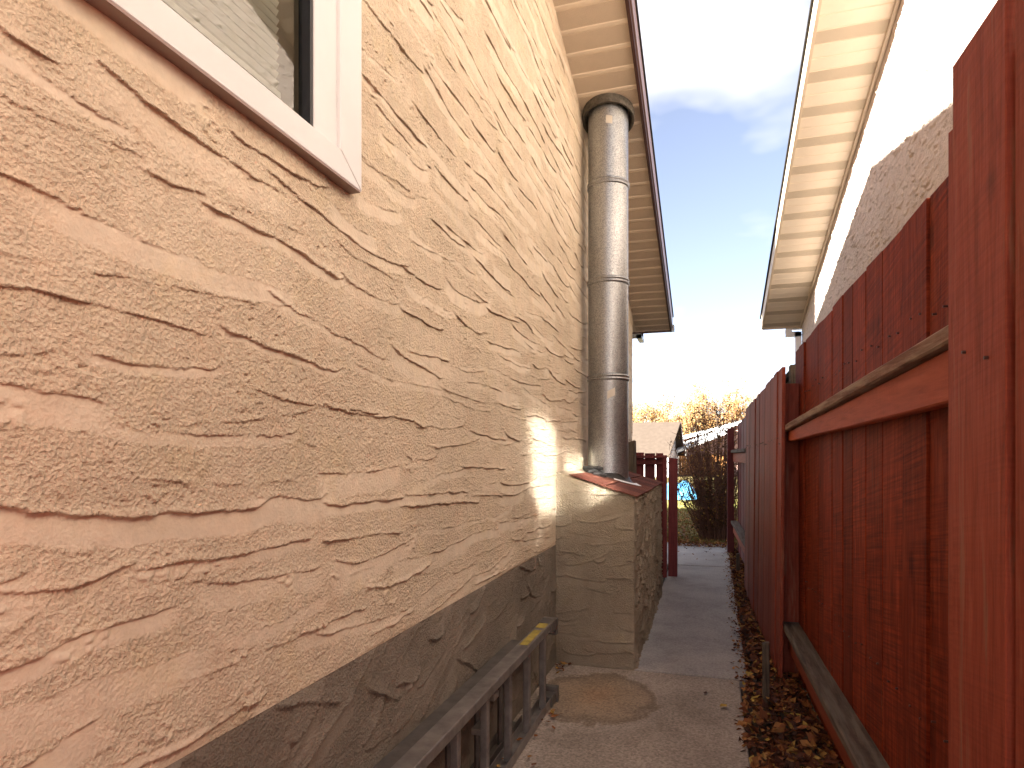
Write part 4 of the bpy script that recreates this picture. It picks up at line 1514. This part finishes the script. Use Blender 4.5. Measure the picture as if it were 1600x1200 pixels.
cf = empty('cedar_fence', (-1.2, 49.2, 0), 'sunlit orange cedar fence in the distance beyond the lawn', 'fence')
x = -2.15
while x < 1.6:
    b = MB()
    w = 0.18
    b.box((x, 49.2, 0), (x + w - 0.012, 49.23, 1.45 + R.uniform(-0.02, 0.02)))
    b.build('board', M['cedar'], cf, origin=(x, 49.2, 0))
    x += w
b = MB()
b.box((-2.15, 49.24, 0.3), (1.6, 49.3, 0.4))
b.box((-2.15, 49.24, 1.1), (1.6, 49.3, 1.2))
b.build('rail', M['cedar'], cf)


def tree(x, y, h, w, seed, label, n=5200, leaf_s=0.17, gold=0.6):
    rng = random.Random(seed)
    root = empty('golden_tree', (x, y, -0.05), label, 'tree', 'trees behind the far roofs')
    tr, cr_ = MB(), MB()
    th_ = h * 0.4
    top_ = Vector((x + rng.gauss(0, 0.15), y, th_))
    tr.tube([(x, y, -0.05), (x + rng.gauss(0, 0.08), y, th_ * 0.5), top_], [0.17, 0.13, 0.10], 7)
    tips = []
    for i in range(17):
        a = i * 2.4 + rng.uniform(-0.4, 0.4)
        el = rng.uniform(0.25, 1.35)
        L = h * rng.uniform(0.30, 0.60)
        st_ = Vector((x, y, th_ * rng.uniform(0.65, 1.0)))
        d = Vector((math.cos(a) * math.cos(el) * w / h * 1.5, math.sin(a) * math.cos(el) * w / h * 1.5, math.sin(el)))
        pts = [st_]
        for k in range(1, 5):
            t = k / 4
            pts.append(st_ + d * L * t + Vector((rng.gauss(0, 0.09), rng.gauss(0, 0.09), rng.gauss(0, 0.05))) * t)
        tr.tube(pts, [0.07, 0.052, 0.036, 0.022, 0.01], 5, False)
        for k in range(9):
            t = rng.uniform(0.35, 1)
            q = int(min(t * 4, 3.99))
            p = pts[q].lerp(pts[q + 1], t * 4 - q)
            e = p + Vector((rng.gauss(0, 0.4), rng.gauss(0, 0.4), rng.gauss(0.25, 0.3)))
            tr.tube([p, p.lerp(e, 0.5) + Vector((0, 0, 0.04)), e], [0.02, 0.014, 0.006], 3, False)
            tips += [e, p.lerp(e, 0.6)]
    tr.build('trunk', M['bark'], root)
    per = max(1, n // len(tips))
    for e in tips:
        dens = rng.random()
        for k in range(int(per * (0.3 + 1.4 * dens))):
            c = e + Vector((rng.gauss(0, 0.24), rng.gauss(0, 0.24), rng.gauss(0, 0.2)))
            leaf(cr_, c, leaf_s * rng.uniform(0.6, 1.2), rng, 0.9, min(1, max(0, rng.gauss(gold, 0.25))))
    cr_.build('crown', M['tree_leaf'], root)
    return root


tree(-6.6, 61, 7.6, 5.4, 41, 'sparse golden tree at the left above the tan roof')
tree(-4.5, 63, 8.4, 5.4, 42, 'golden tree rising over the middle of the tan roof')
tree(-2.4, 60, 7.7, 4.6, 43, 'pale golden tree over the gable end of the tan roof', gold=0.75)
tree(-0.5, 62, 8.6, 5.2, 44, 'golden tree between the tan roof and the top of the shrub')
tree(1.7, 60, 9.6, 5.6, 45, 'tallest golden tree, behind the top of the shrub')
tree(4.2, 63, 9.0, 5.6, 46, 'golden tree next to the far end of the red fence', gold=0.5)
tree(-9.5, 66, 7.9, 5.4, 47, 'golden tree mostly hidden by the corner of the beige house')

mst = MB()
mst.tube([(0.62, 58.0, -0.05), (0.62, 58.0, 7.4)], [0.05, 0.03], 6)
tag(mst.build('pole', M['bark'], origin=(0.62, 58.0, -0.05)), 'thin bare pole sticking up above the golden trees', 'pole')
